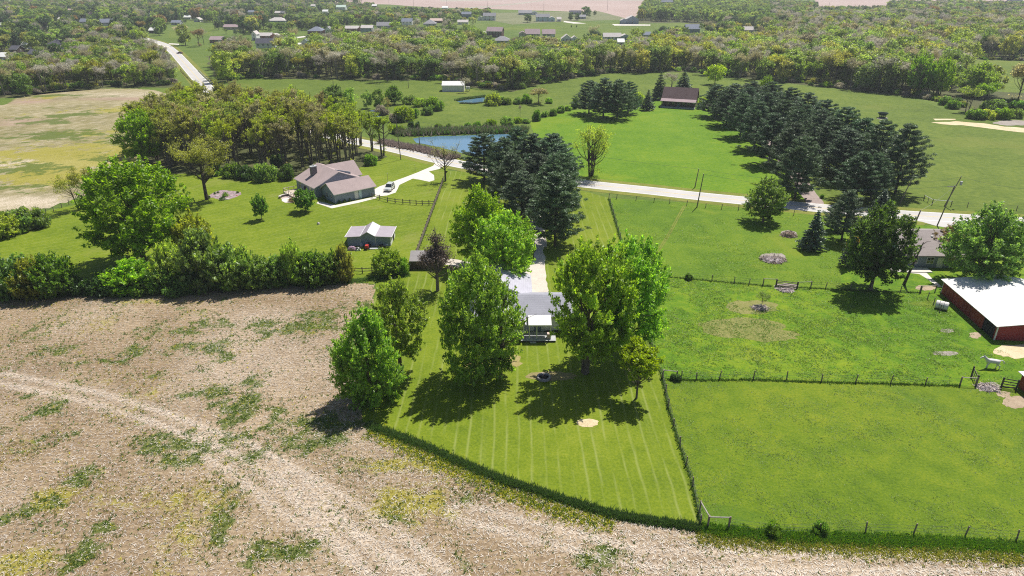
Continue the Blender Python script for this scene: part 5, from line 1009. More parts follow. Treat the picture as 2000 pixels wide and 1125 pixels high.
DESC = {'grey': 'bare grey twigged tree', 'mid': 'mid green leafy tree', 'bright': 'bright green leafy tree', 'tan': 'pale tan budding tree', 'yellow': 'yellow-green budding tree', 'olive': 'olive budding tree', 'rust': 'rust tinted budding tree'}
WH = {'left': 'woodland beyond the yellowing field', 'centre': 'woodland behind the white pasture shed', 'centre right': 'woodland beyond the pasture hill', 'right': 'woodland beyond the right pasture'}
def kind_of(lf, g):
    if lf in ('grey', 'tan'): return 'bare%d' % g.randrange(4) if g.random() < .75 or lf == 'grey' else 'half%d' % g.randrange(3)
    if lf in ('yellow', 'olive', 'rust'): return g.choice(['half0', 'half1', 'half2', 'far0'])
    return g.choice(['far0', 'far1', 'far2', 'far3', 'half1', 'half2'])
g = random.Random(99); quota = {'left': 26, 'centre': 38, 'centre right': 38, 'right': 38}; cnt = {}
for y, x, nm, lf, h, wi in cand:
    k = kind_of(lf, g)
    h = min(h, cap_height(x, y, 4.5))
    if h < 4.5: continue
    if cnt.get(nm, 0) < quota[nm]:
        cnt[nm] = cnt.get(nm, 0) + 1
        place(k, x, y, h, g.uniform(4.6, 7.0) * (.8 if nm == 'left' else 1), {'bright': 'wbright', 'mid': 'wmid', 'dark': 'wdark', 'yellow': 'wyellow', 'grey': 'wgrey', 'tan': 'wtan'}.get(lf, lf), '%s in the front of the %s' % (DESC[lf], WH[nm]), 'front trees of the ' + WH[nm], name='woodland_tree')
    else: rest.append((x, y, k, lf, h / PROT[k][0] * g.uniform(.9, 1.05)))
# undergrowth at the feet of the woods
for fi, (poly, sp) in enumerate(FAR):
    X, Y = scatter(poly, sp, 300 + fi)
    for x, y in zip(X, Y):
        if y < 380: continue
        px, py = P(x, y); right = px > 1480
        wt = dict(grey=3.2, mid=4, bright=3.2, tan=2.2, olive=.6, dark=1.6, yellow=.9, rust=.15) if right and py > 45 else dict(grey=1.2, mid=5, bright=3, tan=1.2, yellow=1, dark=5, rust=.4)
        if 1230 < px < 1500 and py < 62: wt = dict(mid=5, bright=3, olive=1, dark=2)
        lf = g.choices(list(wt), list(wt.values()))[0]; k = kind_of(lf, g)
        hh = g.uniform(.85, 1.25)
        if 560 < px < 1000 and py < 62: hh *= .75
        hh = min(hh, cap_height(x, y, 5)/PROT[k][0])
        if hh < .3: continue
        rest.append((x, y, k, lf, hh))
def mass(name, items, label):
    """one object: woodland seen as a mass, each point carries one of the far tree kinds"""
    me = bpy.data.meshes.new(name); me.from_pydata([(a[0], a[1], 0) for a in items], [], [])
    keys = sorted({(a[2], a[3]) for a in items}); idx = {k: i for i, k in enumerate(keys)}
    for nm, ty, vals in (('pick', 'INT', [idx[(a[2], a[3])] for a in items]), ('turn', 'FLOAT', [rnd.uniform(0, 6.28) for a in items]), ('size', 'FLOAT', [a[4] for a in items])):
        at = me.attributes.new(nm, ty, 'POINT'); at.data.foreach_set('value', vals)
    o = link(bpy.data.objects.new(name, me)); tag(o, label, None, None, 'stuff')
    ng = bpy.data.node_groups.new(name, 'GeometryNodeTree')
    ng.interface.new_socket('Geometry', in_out='INPUT', socket_type='NodeSocketGeometry'); ng.interface.new_socket('Geometry', in_out='OUTPUT', socket_type='NodeSocketGeometry')
    n = ng.nodes; lk = ng.links; gi = n.new('NodeGroupInput'); go = n.new('NodeGroupOutput')
    j = n.new('GeometryNodeGeometryToInstance')
    for k in reversed(keys):
        cm, tm = PROT[k[0]][2].copy(), PROT[k[0]][3]
        cm.materials[0] = L[k[1]]
        bm = MB()
        # one mesh per kind: crown faces then trunk faces
        nv = len(cm.vertices); co = np.empty(nv*3, np.float32); cm.vertices.foreach_get('co', co); tone = np.empty(nv, np.float32); cm.attributes['r'].data.foreach_get('value', tone)
        tv = len(tm.vertices); tco = np.empty(tv*3, np.float32); tm.vertices.foreach_get('co', tco)
        fs = [tuple(range(i*4, i*4+4)) for i in range(nv//4)] + [tuple(v + nv for v in p.vertices) for p in tm.polygons]
        pm = bpy.data.meshes.new('far_tree'); pm.from_pydata(np.concatenate([co, tco]).reshape(-1, 3).tolist(), [], fs)
        pm.materials.append(L[k[1]]); pm.materials.append(tm.materials[0]); pm.polygons.foreach_set('material_index', [0]*(nv//4) + [1]*len(tm.polygons))
        at = pm.attributes.new('r', 'FLOAT', 'POINT'); at.data.foreach_set('value', np.concatenate([tone, np.full(tv, .5, np.float32)]))
        po = bpy.data.objects.new('far_tree', pm)
        oi = n.new('GeometryNodeObjectInfo'); oi.inputs['Object'].default_value = po; oi.inputs['As Instance'].default_value = True
        lk.new(oi.outputs['Geometry'], j.inputs[0])
    ip = n.new('GeometryNodeInstanceOnPoints'); ip.inputs['Pick Instance'].default_value = True
    def A(nm, ty):
        a = n.new('GeometryNodeInputNamedAttribute'); a.data_type = ty; a.inputs['Name'].default_value = nm; return a.outputs['Attribute']
    lk.new(gi.outputs[0], ip.inputs['Points']); lk.new(j.outputs[0], ip.inputs['Instance']); lk.new(A('pick', 'INT'), ip.inputs['Instance Index'])
    cx = n.new('ShaderNodeCombineXYZ'); lk.new(A('turn', 'FLOAT'), cx.inputs[2]); lk.new(cx.outputs[0], ip.inputs['Rotation'])
    lk.new(A('size', 'FLOAT'), ip.inputs['Scale']); lk.new(ip.outputs[0], go.inputs[0])
    md = o.modifiers.new('spread', 'NODES'); md.node_group = ng; return o
WL = {'bright': 'wbright', 'mid': 'wmid', 'dark': 'wdark', 'yellow': 'wyellow', 'grey': 'wgrey', 'tan': 'wtan'}
rest = [(a, b, k, WL.get(lf, lf), s_) for a, b, k, lf, s_ in rest]
mass('woodland', rest, 'mixed spring woodland stretching behind the pastures and between the distant houses')
# brushy undergrowth along the woodland feet
und = []; gg = random.Random(4)
for line, n_ in (([(0,186),(60,184),(100,177),(200,169),(345,166)], 70), ([(440,160),(480,152),(600,154),(860,156),(930,170),(1000,177),(1080,160),(1180,143)], 110), ([(1180,143),(1340,140),(1450,152),(1640,173),(1800,191),(1880,210)], 90), ([(1890,117),(2100,123)], 26), ([(245,20),(262,12)], 2)):
    for i in range(n_):
        s = gg.random() * (len(line) - 1); k = min(int(s), len(line) - 2); f = s - k
        x, y = G(line[k][0] + (line[k+1][0]-line[k][0])*f, line[k][1] + (line[k+1][1]-line[k][1])*f - gg.uniform(0, 5))
        und.append((x, y, gg.choice(['bush0', 'bush1']), gg.choice(['mid', 'olive', 'mid', 'bright', 'grey', 'dark']), gg.uniform(.5, 1.1)))
mass('undergrowth', und, 'tangled brush at the feet of the woodland edges')
# ================================================================ fences, poles, vehicles, small things
wood = plain('post_wood', (.22, .18, .15), .9, .3, 4); wooddk = plain('fence_dark', (.05, .045, .045), .85, .2, 4); woodpl = plain('rail_pale', (.36, .33, .30), .8, .15, 3); wire = plain('wire_steel', (.30, .30, .30), .5, .05, 1, .4)
post_me = MB().tube([(0, 0, -.1), (0, 0, 1.35)], [.085, .075], 6).mesh('post', wood)
postd_me = MB().box(-.075, .075, -.075, .075, -.1, 1.3).mesh('post', wooddk)
def fence(name, label, px, spacing, kind, group=None, jit=.15, at=None, world=None):
    line = world or [G(*p) for p in px]; o = empty(name, (line[0][0], line[0][1], 0), 0, label, 'fence', group); ox, oy = line[0]
    ps = []
    if at: ps = line
    else:
        for (a, b) in zip(line[:-1], line[1:]):
            d = math.dist(a, b); k = max(1, round(d/spacing))
            for j in range(k): t_ = j/k; ps.append((a[0]+(b[0]-a[0])*t_, a[1]+(b[1]-a[1])*t_))
        ps.append(line[-1])
    board = kind.startswith('board')
    for i, p in enumerate(ps):
        q = child('post', postd_me if board else post_me, o, (p[0]-ox, p[1]-oy, 0), rnd.uniform(0, 3) if not board else math.atan2(line[-1][1]-line[0][1], line[-1][0]-line[0][0]))
        if not board: q.rotation_euler = (rnd.uniform(-.06, .06), rnd.uniform(-.06, .1), 0); q.scale = (1, 1, rnd.uniform(.85, 1.1))
    if board:
        lv = (.35, .75, 1.15) if kind == 'board3' else (.5, 1.05)
        for a, b in zip(ps[:-1], ps[1:]):
            d = math.dist(a, b); an = math.atan2(b[1]-a[1], b[0]-a[0])
            me = MB().box(.04, d-.04, -.115, -.08, -.07, .07).mesh('rail', wood)
            for z in lv: q = child('rail', me, o, (a[0]-ox, a[1]-oy, z), an)
    elif kind == 'wire':
        for z in (.35, .75, 1.15): MB().tube([(p[0]-ox, p[1]-oy, z) for p in ps], .012, 3, cap=False).build('wire', wire, o)
    return o
def brace(px0, px1, label=None, h=1.4, mat=None, mid=0, group='fence braces'):
    a = G(*px0); b = G(*px1); o = empty('fence_brace', (a[0], a[1], 0), 0, label, 'fence', group)
    dx, dy = b[0]-a[0], b[1]-a[1]; d = math.hypot(dx, dy)
    for f in (0, 1): MB().tube([(dx*f, dy*f, -.1), (dx*f+.03, dy*f, h)], .10, 7).build('post', wood, o)
    MB().tube([(dx*.03, dy*.03, h-.1), (dx*.97, dy*.97, h-.1)], .065, 6).build('rail', mat or woodpl, o)
    for k in range(mid): f = (k+1)/(mid+1); MB().tube([(dx*f, dy*f, -.1), (dx*f, dy*f, h)], .07, 6).build('post', wood, o)
    return o
fence('board_fence', 'long dark three rail board fence running from the small shed up to the road', [(802,528),(866,353)], 2.1, 'board3')
fence('board_fence', 'dark board fence from the grey-blue house corner across to the long fence', [(727,386),(742,390),(757,394.5),(772,397),(787,398.5),(801,399.5),(813,400.5),(825,401),(838,401),(849,401)], 9, 'board2')
fence('board_fence', 'short dark board fence at the garden hedge end below the outbuilding', [(686,533),(708,534),(727,533),(741,533),(757,533)], 9, 'board2')
fence('wire_fence', 'wire fence on wooden posts along the right side of the mown lawn', [(1189,388),(1211,465),(1240,575),(1270,668),(1294,740),(1305,795),(1328,872),(1353,950),(1368,1024)], 4.1, 'wire')
fence('wire_fence', 'wire cross fence dividing the two lower pastures', [(1331,741),(1360,742),(1405,740),(1471,741),(1536,742),(1604,746),(1671,747),(1739,749),(1807,751),(1875,753)], 99, 'wire')
fence('wire_fence', 'wire fence below the upper paddock ending at the pasture gate', [(1297,540),(1345,544),(1390,549),(1434,553),(1463,556),(1490,558)], 99, 'wire')
fence('wire_fence', 'wire fence from the pasture gate to the broad dark green tree', [(1583,562),(1612,564),(1660,566),(1700,568),(1758,571),(1798,571)], 99, 'wire')
fence('wire_fence', 'short row of fence posts curving past the wrapped bale by the barn', [(1798,571),(1811,584),(1823,595),(1835,609)], 99, 'wire')
fence('wire_fence', 'roadside wire fence along the top of the upper paddock', [(1189,388),(1204,389),(1242,392),(1277,395),(1308,398),(1341,402),(1378,406),(1409,409),(1442,411),(1475,414),(1510,417),(1550,421),(1590,425)], 99, 'wire')
fence('wire_fence', 'wire fence on the far side of the road before the large right pasture', [(1857,403),(1889,405),(1932,408),(1985,411),(2040,415)], 99, 'wire')
fence('wire_fence', 'weedy wire fence along the bottom edge of the near pasture', [(1423,1030),(1512,1042),(1600,1040),(1690,1040),(1784,1043),(1885,1047),(1985,1055),(2090,1062)], 99, 'wire')
fence('wire_fence', 'old field fence posts between the yellowing field and the garden', [(90,417),(105,413),(121,406),(135,400),(150,393),(165,386)], 99, 'wire')
brace((1294,738), (1321,741), 'weathered brace of two posts and a rail at the lawn fence corner')
brace((1366,1000), (1382,1028), 'slanting rail brace at the bottom lawn corner, its left bay', 1.5)
brace((1382,1030), (1423,1031), 'pale rail brace at the bottom lawn corner, its right bay', 1.5)
brace((1490,557), (1515,558), 'post and rail brace on the left of the pasture gate')
brace((1557,564), (1583,563), 'post and rail brace on the right of the pasture gate', mid=0)
brace((1874,753), (1905,754), 'post and rail brace beside the slatted gate near the horse')
brace((1796,572), (1826,570), 'post and pale rail at the barn corner of the wire fence')
brace((1804,391), (1820,400), 'white railed fence bay slanting down beyond the road', 1.4, trim, 1)
brace((1820,400), (1857,403), 'long white railed fence bay beyond the road beside the leaning poles', 1.4, trim, 0)
def gate(px0, px1, label, n=5, h=1.25, mat=None, vert=0, tilt=0):
    a = G(*px0); b = G(*px1); dx, dy = b[0]-a[0], b[1]-a[1]; d = math.hypot(dx, dy)
    o = empty('gate', (a[0], a[1], 0), math.atan2(dy, dx), label, 'gate')
    for xx in (0, d): MB().box(xx-.09, xx+.09, -.09, .09, -.1, h+.15).build('post', wooddk, o)
    if vert:
        for i in range(vert): MB().box(d*(i+.5)/vert-.06, d*(i+.5)/vert+.06, -.04, .02, .1, h).build('slat', mat or wood, o)
        for z in (.3, h-.25): MB().box(.09, d-.09, .021, .07, z, z+.1).build('rail', wood, o)
    else:
        for i in range(n): z = .25 + (h-.3)*i/(n-1); MB().box(.09, d-.09, -.03, .03, z-.06, z+.06).build('rail', mat or wooddk, o)
    return o
gate((1516,559), (1556,564), 'thin railed pasture gate over a trampled muddy patch', 4, 1.2, wood)
gate((1955,757), (1984,762), 'dark four railed gate between the mud and the small red shed', 4, 1.5)
gate((1897,735), (1906,753), 'slatted wooden gate standing open near the horse', vert=4, h=1.5)
# poles
def pole(px, py, ty, label, lean=0.0, arm=False, r=.15, h=None, transformer=False, name='utility_pole'):
    x, y = G(px, py); h = h or hgt(px, py, ty); o = empty(name, (x, y, 0), 0, label, 'utility pole', 'utility poles')
    tx = lean; MB().tube([(0, 0, -.2), (tx, 0, h)], [r, r*.65], 8).build('post', wood, o)
    if arm: MB().box(tx-1.5, tx+.3, -.07, .07, h-.25, h-.08).build('crossarm', woodpl, o)
    if transformer: MB().lathe([(0, h-2.1), (.28, h-2.1), (.28, h-1.2), (0, h-1.2)], 10, cx=tx+.42).build('transformer', W_['grey'], o)
    MB().lathe([(0, h), (.05, h), (.07, h+.12), (0, h+.16)], 6, cx=tx).build('insulator', trim, o)
    return (x+tx, y, h)
p1 = pole(1361,405,340,'utility pole on the near side of the road in the upper paddock',.7)
p2 = pole(1357,366,330,'utility pole just beyond the road opposite the paddock pole',.5)
p3 = pole(1757,397,350,'leaning pole at the corner of the pine plantation',1.6)
p4 = pole(1844,403,345,'tall leaning pole beyond the road by the white rails',2.2,transformer=True)
p5 = pole(1830,441,363,'pole with a crossarm on the near side of the road junction',1.5,True)
p6 = pole(1776,462,411,'dark stained pole with twiggy growth near the junction',1.0,r=.2)
p7 = pole(783,312,225,'utility pole beside the road above the concrete drive',-.8)
p8 = pole(820,287,241,'pole standing at the near edge of the pond',-.2)
p9 = pole(798,172,157,'short pole in the far pasture',-.1); p10 = pole(651,165,152,'short pole in the far pasture behind the grove',0)
for i, (a, b, c) in enumerate([(758,360,339),(811,334,322)]): pole(a, b, c, ['thin post left of the parked silver car','thin post on the lawn by the concrete drive'][i], r=.05, name='lawn_post')
for (px, py, ty, k) in [(808,16,-3,0),(873,16,-5,1),(952,18,3,2),(1062,25,3,3),(1186,22,0,4),(1617,25,3,5),(760,10,-6,6)]:
    pole(px, py, ty, 'tall thin line pole standing in the distant tilled field', r=.22)
def cable(a, b, sag, label):
    pts = [(a[0]+(b[0]-a[0])*t_, a[1]+(b[1]-a[1])*t_, a[2]+(b[2]-a[2])*t_ - sag*4*t_*(1-t_)) for t_ in [i/10 for i in range(11)]]
    tag(MB().tube(pts, .022, 3, cap=False).build('power_line', wire), label, 'cable', 'power lines along the road')
far_r = (*G(2120,450), 9.5)
for a, b, s_, lb in ((p7,p2,1.8,'power line strung between the drive pole and the pole beyond the road'),(p2,p3,1.8,'power line crossing the paddock road to the plantation pole'),(p3,p4,.8,'short power line between the plantation pole and the tall leaning pole'),(p4,far_r,1.5,'power line leaving the tall leaning pole to the right'),
                     (p1,p5,2.2,'power line from the paddock pole to the crossarm pole'),(p5,p6,.5,'short power line between the two junction poles'),(p8,p7,.6,'power line over the pond edge')): cable(a, b, s_, lb)
# leaning dead trunk before the brown house
x, y = G(1765, 556); o = empty('dead_tree', (x, y, 0), 0, 'leaning bare dead trunk in front of the brown roofed house', 'tree')
MB().tube([(0, 0, -.2), (.8, .1, 4), (1.7, .2, 8.3)], [.3, .2, .07], 8).build('trunk', bark_dark, o)
for z, dx_, dz_ in ((8.0, 1.4, .5), (5.2, -1.2, 1.5), (4.4, .9, .8), (6.5, .9, .9), (3.4, -.7, .9)):
    xx = .2*z; MB().tube([(xx, 0, z), (xx+dx_*.5, .3, z+dz_*.7), (xx+dx_, .1, z+dz_)], [.08, .05, .02], 5).build('branch', bark_dark, o)
# ---- vehicles
def car(px, py, rz, label, col, kind='suv', name='parked_car', cat='car'):
    x, y = G(px, py); o = empty(name, (x, y, 0), rz, label, cat)
    pm = plain('car_paint', col, .25, .03, 1, .3, .6); tyre = plain('tyre_rubber', (.02,.02,.02), .8); rim = plain('wheel_rim', (.45,.45,.46), .3, .05, 1, .7)
    L2, Wd, hh = (4.6, 1.85, 1.72) if kind == 'suv' else (5.3, 1.9, 1.8) if kind == 'truck' else (4.5, 1.75, 1.42)
    # side profile, x forward, lofted with tumblehome
    a = L2/2; hood = .98 if kind != 'sedan' else .85
    lo = [(-a, .35), (-a, hood), (-a+.1, hood+.06), (a-.9, hood+.02), (a-.12, hood-.12), (a, hood-.3), (a, .35)]
    b = MB(); n = len(lo)
    for yy, ins in ((-Wd/2, 0), (Wd/2, 0)):
        b.v += [(p[0], yy, p[1]) for p in lo]
    b.f += [tuple(range(n-1, -1, -1)), tuple(range(n, 2*n))] + [(i, (i+1) % n, (i+1) % n + n, i+n) for i in range(n)]; b.m += [0]*(n+2)
    body = b.build('body', pm, o)
    mod = body.modifiers.new('edge', 'BEVEL'); mod.width = .07; mod.segments = 2
    c0, c1 = (-a+.25, a-1.35) if kind == 'suv' else (-.6, a-1.7) if kind == 'truck' else (-a+.8, a-1.2)
    k_ = hood+.03; cb = MB(); rr_ = hh; i0 = .45 if kind != 'sedan' else .7
    vs = [(c0, -Wd/2+.08, k_), (c1, -Wd/2+.08, k_), (c1, Wd/2-.08, k_), (c0, Wd/2-.08, k_), (c0+i0*.5, -Wd/2+.25, rr_), (c1-i0*1.3, -Wd/2+.25, rr_), (c1-i0*1.3, Wd/2-.25, rr_), (c0+i0*.5, Wd/2-.25, rr_)]
    cb.add(vs, [(0,1,5,4), (1,2,6,5), (2,3,7,6), (3,0,4,7)], 0); cb.build('windows', m_glass, o)
    rf = MB().box(c0+i0*.5-.02, c1-i0*1.3+.02, -Wd/2+.22, Wd/2-.22, rr_, rr_+.05).build('car_roof', pm, o)
    for xx in (c0+.05, (c0+c1)/2-.1, c1-.12):
        for s_ in (-1, 1):
            t0 = (xx-c0)/(c1-c0); xt = c0+i0*.5 + (c1-i0*1.3-c0-i0*.5)*t0
            MB().tube([(xx, s_*(Wd/2-.075), k_), (xt, s_*(Wd/2-.245), rr_)], .035, 4).build('pillar', pm, o)
    wm = MB(); 
    for i in range(1): pass
    wr = .36; pr = [(0, -.11), (wr*.96, -.11), (wr, -.08), (wr, .08), (wr*.96, .11), (0, .11)]
    wme = MB().lathe(pr, 16).mesh('tyre', tyre, False); rme = MB().lathe([(0, .112), (wr*.6, .112), (wr*.6, .13), (0, .14)], 12).mesh('rim', rim)
    for xx in (-a+.85, a-.85):
        for s_ in (-1, 1):
            q = child('wheel', wme, o, (xx, s_*(Wd/2-.07), wr)); q.rotation_euler = (math.pi/2*-s_, 0, 0); child('rim', rme, q)
    for s_ in (-1, 1):
        MB().box(a-.06, a+.02, s_*.62-.2, s_*.62+.2, .62, .78).build('headlight', trim, o); MB().box(-a-.02, -a+.04, s_*.7-.12, s_*.7+.12, .7, .95).build('tail_light', plain('lamp_red', (.4,.02,.02)), o)
        MB().box(c1-.25, c1-.1, s_*(Wd/2+.02)-.1, s_*(Wd/2+.02)+.1, k_, k_+.16).build('mirror', pm, o)
    MB().box(a+.001, a+.03, -.4, .4, .5, .62).build('grille', dkmat, o)
    return o
car(761, 371, R(262), 'silver estate car parked on the pale concrete drive', (.62,.64,.63))
car(918, 325, R(-10), 'dark car on the road passing behind the leftmost drive pine', (.05,.05,.055), 'sedan', 'moving_car')
car(351, 105, R(170), 'maroon car far up the road near the bend', (.16,.04,.05), 'sedan', 'moving_car')
car(1886, 446, R(10), 'white pickup truck behind the wide olive tree at the junction driveway', (.78,.78,.78), 'truck', 'parked_truck', 'truck')
# ---- things before the outbuilding
def lump(name, px, py, sx, sy, sz, mats, label, cat, seed, n=14, m=7, amp=.16):
    x, y = G(px, py); r = np.random.default_rng(seed); mb = MB(); ph = r.uniform(0, 6.28, 4)
    for j in range(m+1):
        t_ = j/m*math.pi/2
        for i in range(n):
            a = 2*math.pi*i/n; k = 1 + amp*(math.sin(3*a+ph[0]) + .6*math.sin(5*a+ph[1]+j)) + r.uniform(-.04, .04)
            mb.v.append((sx/2*math.cos(a)*math.cos(t_*.92)*k, sy/2*math.sin(a)*math.cos(t_*.92)*k, sz*math.sin(t_)*(1 + r.uniform(-.08, .08))))
    for j in range(m):
        for i in range(n):
            q = (i+1) % n; mb.f.append((j*n+i, j*n+q, (j+1)*n+q, (j+1)*n+i)); mb.m.append(int(r.integers(0, len(mats))) if len(mats) > 1 else 0)
    mb.f.append(tuple(m*n+i for i in range(n))); mb.m.append(0)
    o = mb.build(name, mats); o.location = (x, y, 0); return tag(o, label, cat)
c_p = plain('tarp_mauve', (.42,.27,.36), .5); c_w = plain('tarp_white', (.72,.72,.72), .5); c_k = plain('tarp_black', (.03,.03,.035), .5); c_r = plain('red_paint', (.45,.05,.04), .4); c_o = plain('tarp_orange', (.62,.20,.05), .5)
lump('covered_pile', 688, 488, 1.9, 1.2, .8, [c_p], 'mauve tarp covered heap at the left front corner of the outbuilding', 'tarp pile', 1)
lump('covered_pile', 699, 489, 1.1, 1.0, .7, [c_w, c_k, c_k, c_w], 'black and white plastic heap beside the mauve tarp', 'tarp pile', 2)
lump('covered_pile', 706, 481, .8, .7, .9, [W_['blue']], 'pale blue-grey barrel shaped bundle by the outbuilding wall', 'tarp pile', 3, amp=.05)
def tractor(px, py, label):
    x, y = G(px, py); o = empty('lawn_tractor', (x, y, 0), R(-90), label, 'tractor'); ty = plain('tyre_rubber', (.02,.02,.02), .8)
    MB().box(.1, 1.1, -.3, .3, .4, .95).build('bonnet', c_r, o); MB().box(-.9, .1, -.42, .42, .38, .6).build('fender', c_k, o); MB().box(-.65, -.2, -.22, .22, .6, .75).build('seat', c_k, o); MB().box(-.7, -.6, -.22, .22, .75, 1.1).build('backrest', c_k, o)
    MB().tube([(.15, 0, .9), (-.05, 0, 1.15)], .03, 6).build('steering_column', c_k, o); MB().lathe([(.15, 1.15), (.19, 1.17), (.15, 1.19)], 10, cx=-.07).build('steering_wheel', c_k, o)
    for xx, rr_ in ((-.5, .38), (.85, .24)):
        for s_ in (-1, 1): q = child('wheel', MB().lathe([(0, -.1), (rr_, -.1), (rr_, .1), (0, .1)], 12).mesh('wheel', ty), o, (xx, s_*.48, rr_)); q.rotation_euler = (math.pi/2, 0, 0)
    return o
tractor(718, 485, 'red bonneted ride-on tractor in front of the outbuilding centre bay')
def planks(name, px, py, rz, label, n, l, mat, z=.0, cat='timber stack', wd=.22):
    x, y = G(px, py); o = empty(name, (x, y, 0), rz, label, cat)
    for i in range(n): MB().box(-l/2+rnd.uniform(-.1,.1), l/2, (i % 4)*wd*1.1-.4, (i % 4)*wd*1.1-.4+wd, .03+.11*(i//4), .12+.11*(i//4)).build('plank', mat, o)
    return o
planks('timber_stack', 741, 480.5, 0, 'pale plank stack lying along the outbuilding wall', 8, 4.0, woodpl); planks('timber_stack', 733, 486, R(4), 'low grey board row in front of the pale plank stack', 4, 2.6, W_['grey'])
lump('covered_pile', 756, 480, 1.0, .7, .5, [c_w], 'small cream heap at the right end of the plank stack', 'tarp pile', 5)
x, y = G(744, 484); o = empty('wheelbarrow', (x, y, 0), R(15), 'dark wheelbarrow between the planks and the outbuilding corner', 'wheelbarrow')
MB().add([(-.5,-.3,.65),(.5,-.35,.7),(.5,.35,.7),(-.5,.3,.65),(-.25,-.18,.35),(.2,-.18,.35),(.2,.18,.35),(-.25,.18,.35)], [(4,5,6,7),(0,1,5,4),(1,2,6,5),(2,3,7,6),(3,0,4,7)]).build('tray', c_k, o)
for s_ in (-1, 1): MB().tube([(.55, s_*.1, .2), (-.95, s_*.28, .6)], .025, 5).build('handle', wood, o)
q = child('wheel', MB().lathe([(0,-.05),(.2,-.05),(.2,.05),(0,.05)], 12).mesh('wheel', c_k), o, (.6, 0, .2)); q.rotation_euler = (math.pi/2, 0, 0)
# ---- patio beside the grey-blue house
sheet('patio', [(549,388),(552,384),(565,381),(580,377),(598,372),(604,378),(590,384),(585,392),(570,396),(556,396)], plain('patio_stone', (.40,.33,.30), .8, .2, 1), 0.017, 1, .05)
sheet('patio', ell(562, 391, 12, 4.5, w=.03), plain('patio_pale', (.60,.55,.50), .8, .1, 1), 0.024, 1, .02)
x, y = G(566, 386.5); o = empty('stone_seat_wall', (x, y, 0), 0, 'curved low stone seat wall with pale capping at the patio edge', 'wall')
for i in range(11):
    a = R(75 + 11*i); b = a + R(9.5); q = MB(); ri, ro = 2.3, 2.75
    q.add([(r_*math.cos(t_), r_*math.sin(t_)*.8, z) for z in (0, .5) for r_, t_ in ((ri, a), (ro, a), (ro, b), (ri, b))], [(0,3,2,1),(4,5,6,7),(0,1,5,4),(1,2,6,5),(2,3,7,6),(3,0,4,7)]); q.build('stone', plain('wall_stone', (.16,.14,.13), .9, .3, 2), o)
    q = MB(); q.add([(r_*math.cos(t_), r_*math.sin(t_)*.8, z) for z in (.503, .56) for r_, t_ in ((ri-.05, a), (ro+.05, a), (ro+.05, b), (ri-.05, b))], [(0,3,2,1),(4,5,6,7),(0,1,5,4),(1,2,6,5),(2,3,7,6),(3,0,4,7)]); q.build('capstone', m_conc, o)
lump('covered_grill', 578, 384, .9, .8, 1.1, [c_o], 'orange covered garden item on the patio', 'cover', 8, amp=.06)
T('shrub', 571, 394, 386, 20, 'rust', 'reddish patio shrub with a pale edge', name='bush', cat='bush')
for i, (a, b, lb) in enumerate([(632,388,'left of the gable'),(663,397,''),(673,395,''),(683,392,''),(691,389,'dark ball shrub beside the white garage door'),(716,381,'shrub at the driveway end of the garage'),(724,379,'')]):
    T('shrub', a, b, b-(8 if i in (0,4,5) else 6), 11 if i in (0,4,5) else 8, 'dark' if i in (4,5) else 'mid', 'dark shrub beneath the garage gable window' if i == 0 else lb or 'small rounded shrub in the bed along the garage wall', 'shrubs along the garage', name='shrub', cat='bush')
# rock garden
sheet('garden_bed', [(418,376),(432,371),(455,373),(470,375),(471,380),(458,386),(445,390),(430,391),(415,386),(404,388),(403,384)], plain('bed_mulch', (.27,.20,.21), .9, .35, 1.5), 0.017, 1, .2)
rk = plain('rock_pale', (.50,.45,.43), .9, .2, 1)
for i, (a, b, s_, lb) in enumerate([(424,383,.9,'pale slab rock in the middle of the rock garden'),(431,388,.7,'pale rock at the lower edge of the rock garden'),(444,389,.8,'white rock at the bottom of the rock garden'),(452,383,.5,'small rock in the right part of the rock garden'),(458,378,.45,'small rock under the round dark shrub'),(463,382,.4,'reddish rock in the rock garden')]):
    lump('garden_rock', a, b, s_*1.4, s_, s_*.35, [rk if i < 5 else c_r], lb, 'rock', 30+i, n=9, m=3)
for a, b, lf, w_, lb in [(420,379,'dark',7,'round dark shrub left of its twin in the rock garden'),(426,377,'dark',6,'second round dark shrub in the rock garden'),(441,384,'mid',15,'low green shrub in the centre of the rock garden'),(464,377,'mid',7,'green shrub at the right end of the rock garden'),(408,387,'dark',9,'low dark plants at the foot of the lone locust'),(434,391,'dark',12,'dark plants at the lower rim of the rock garden')]:
    T('shrub', a, b, b-w_*.6, w_, lf, lb, name='shrub', cat='bush')
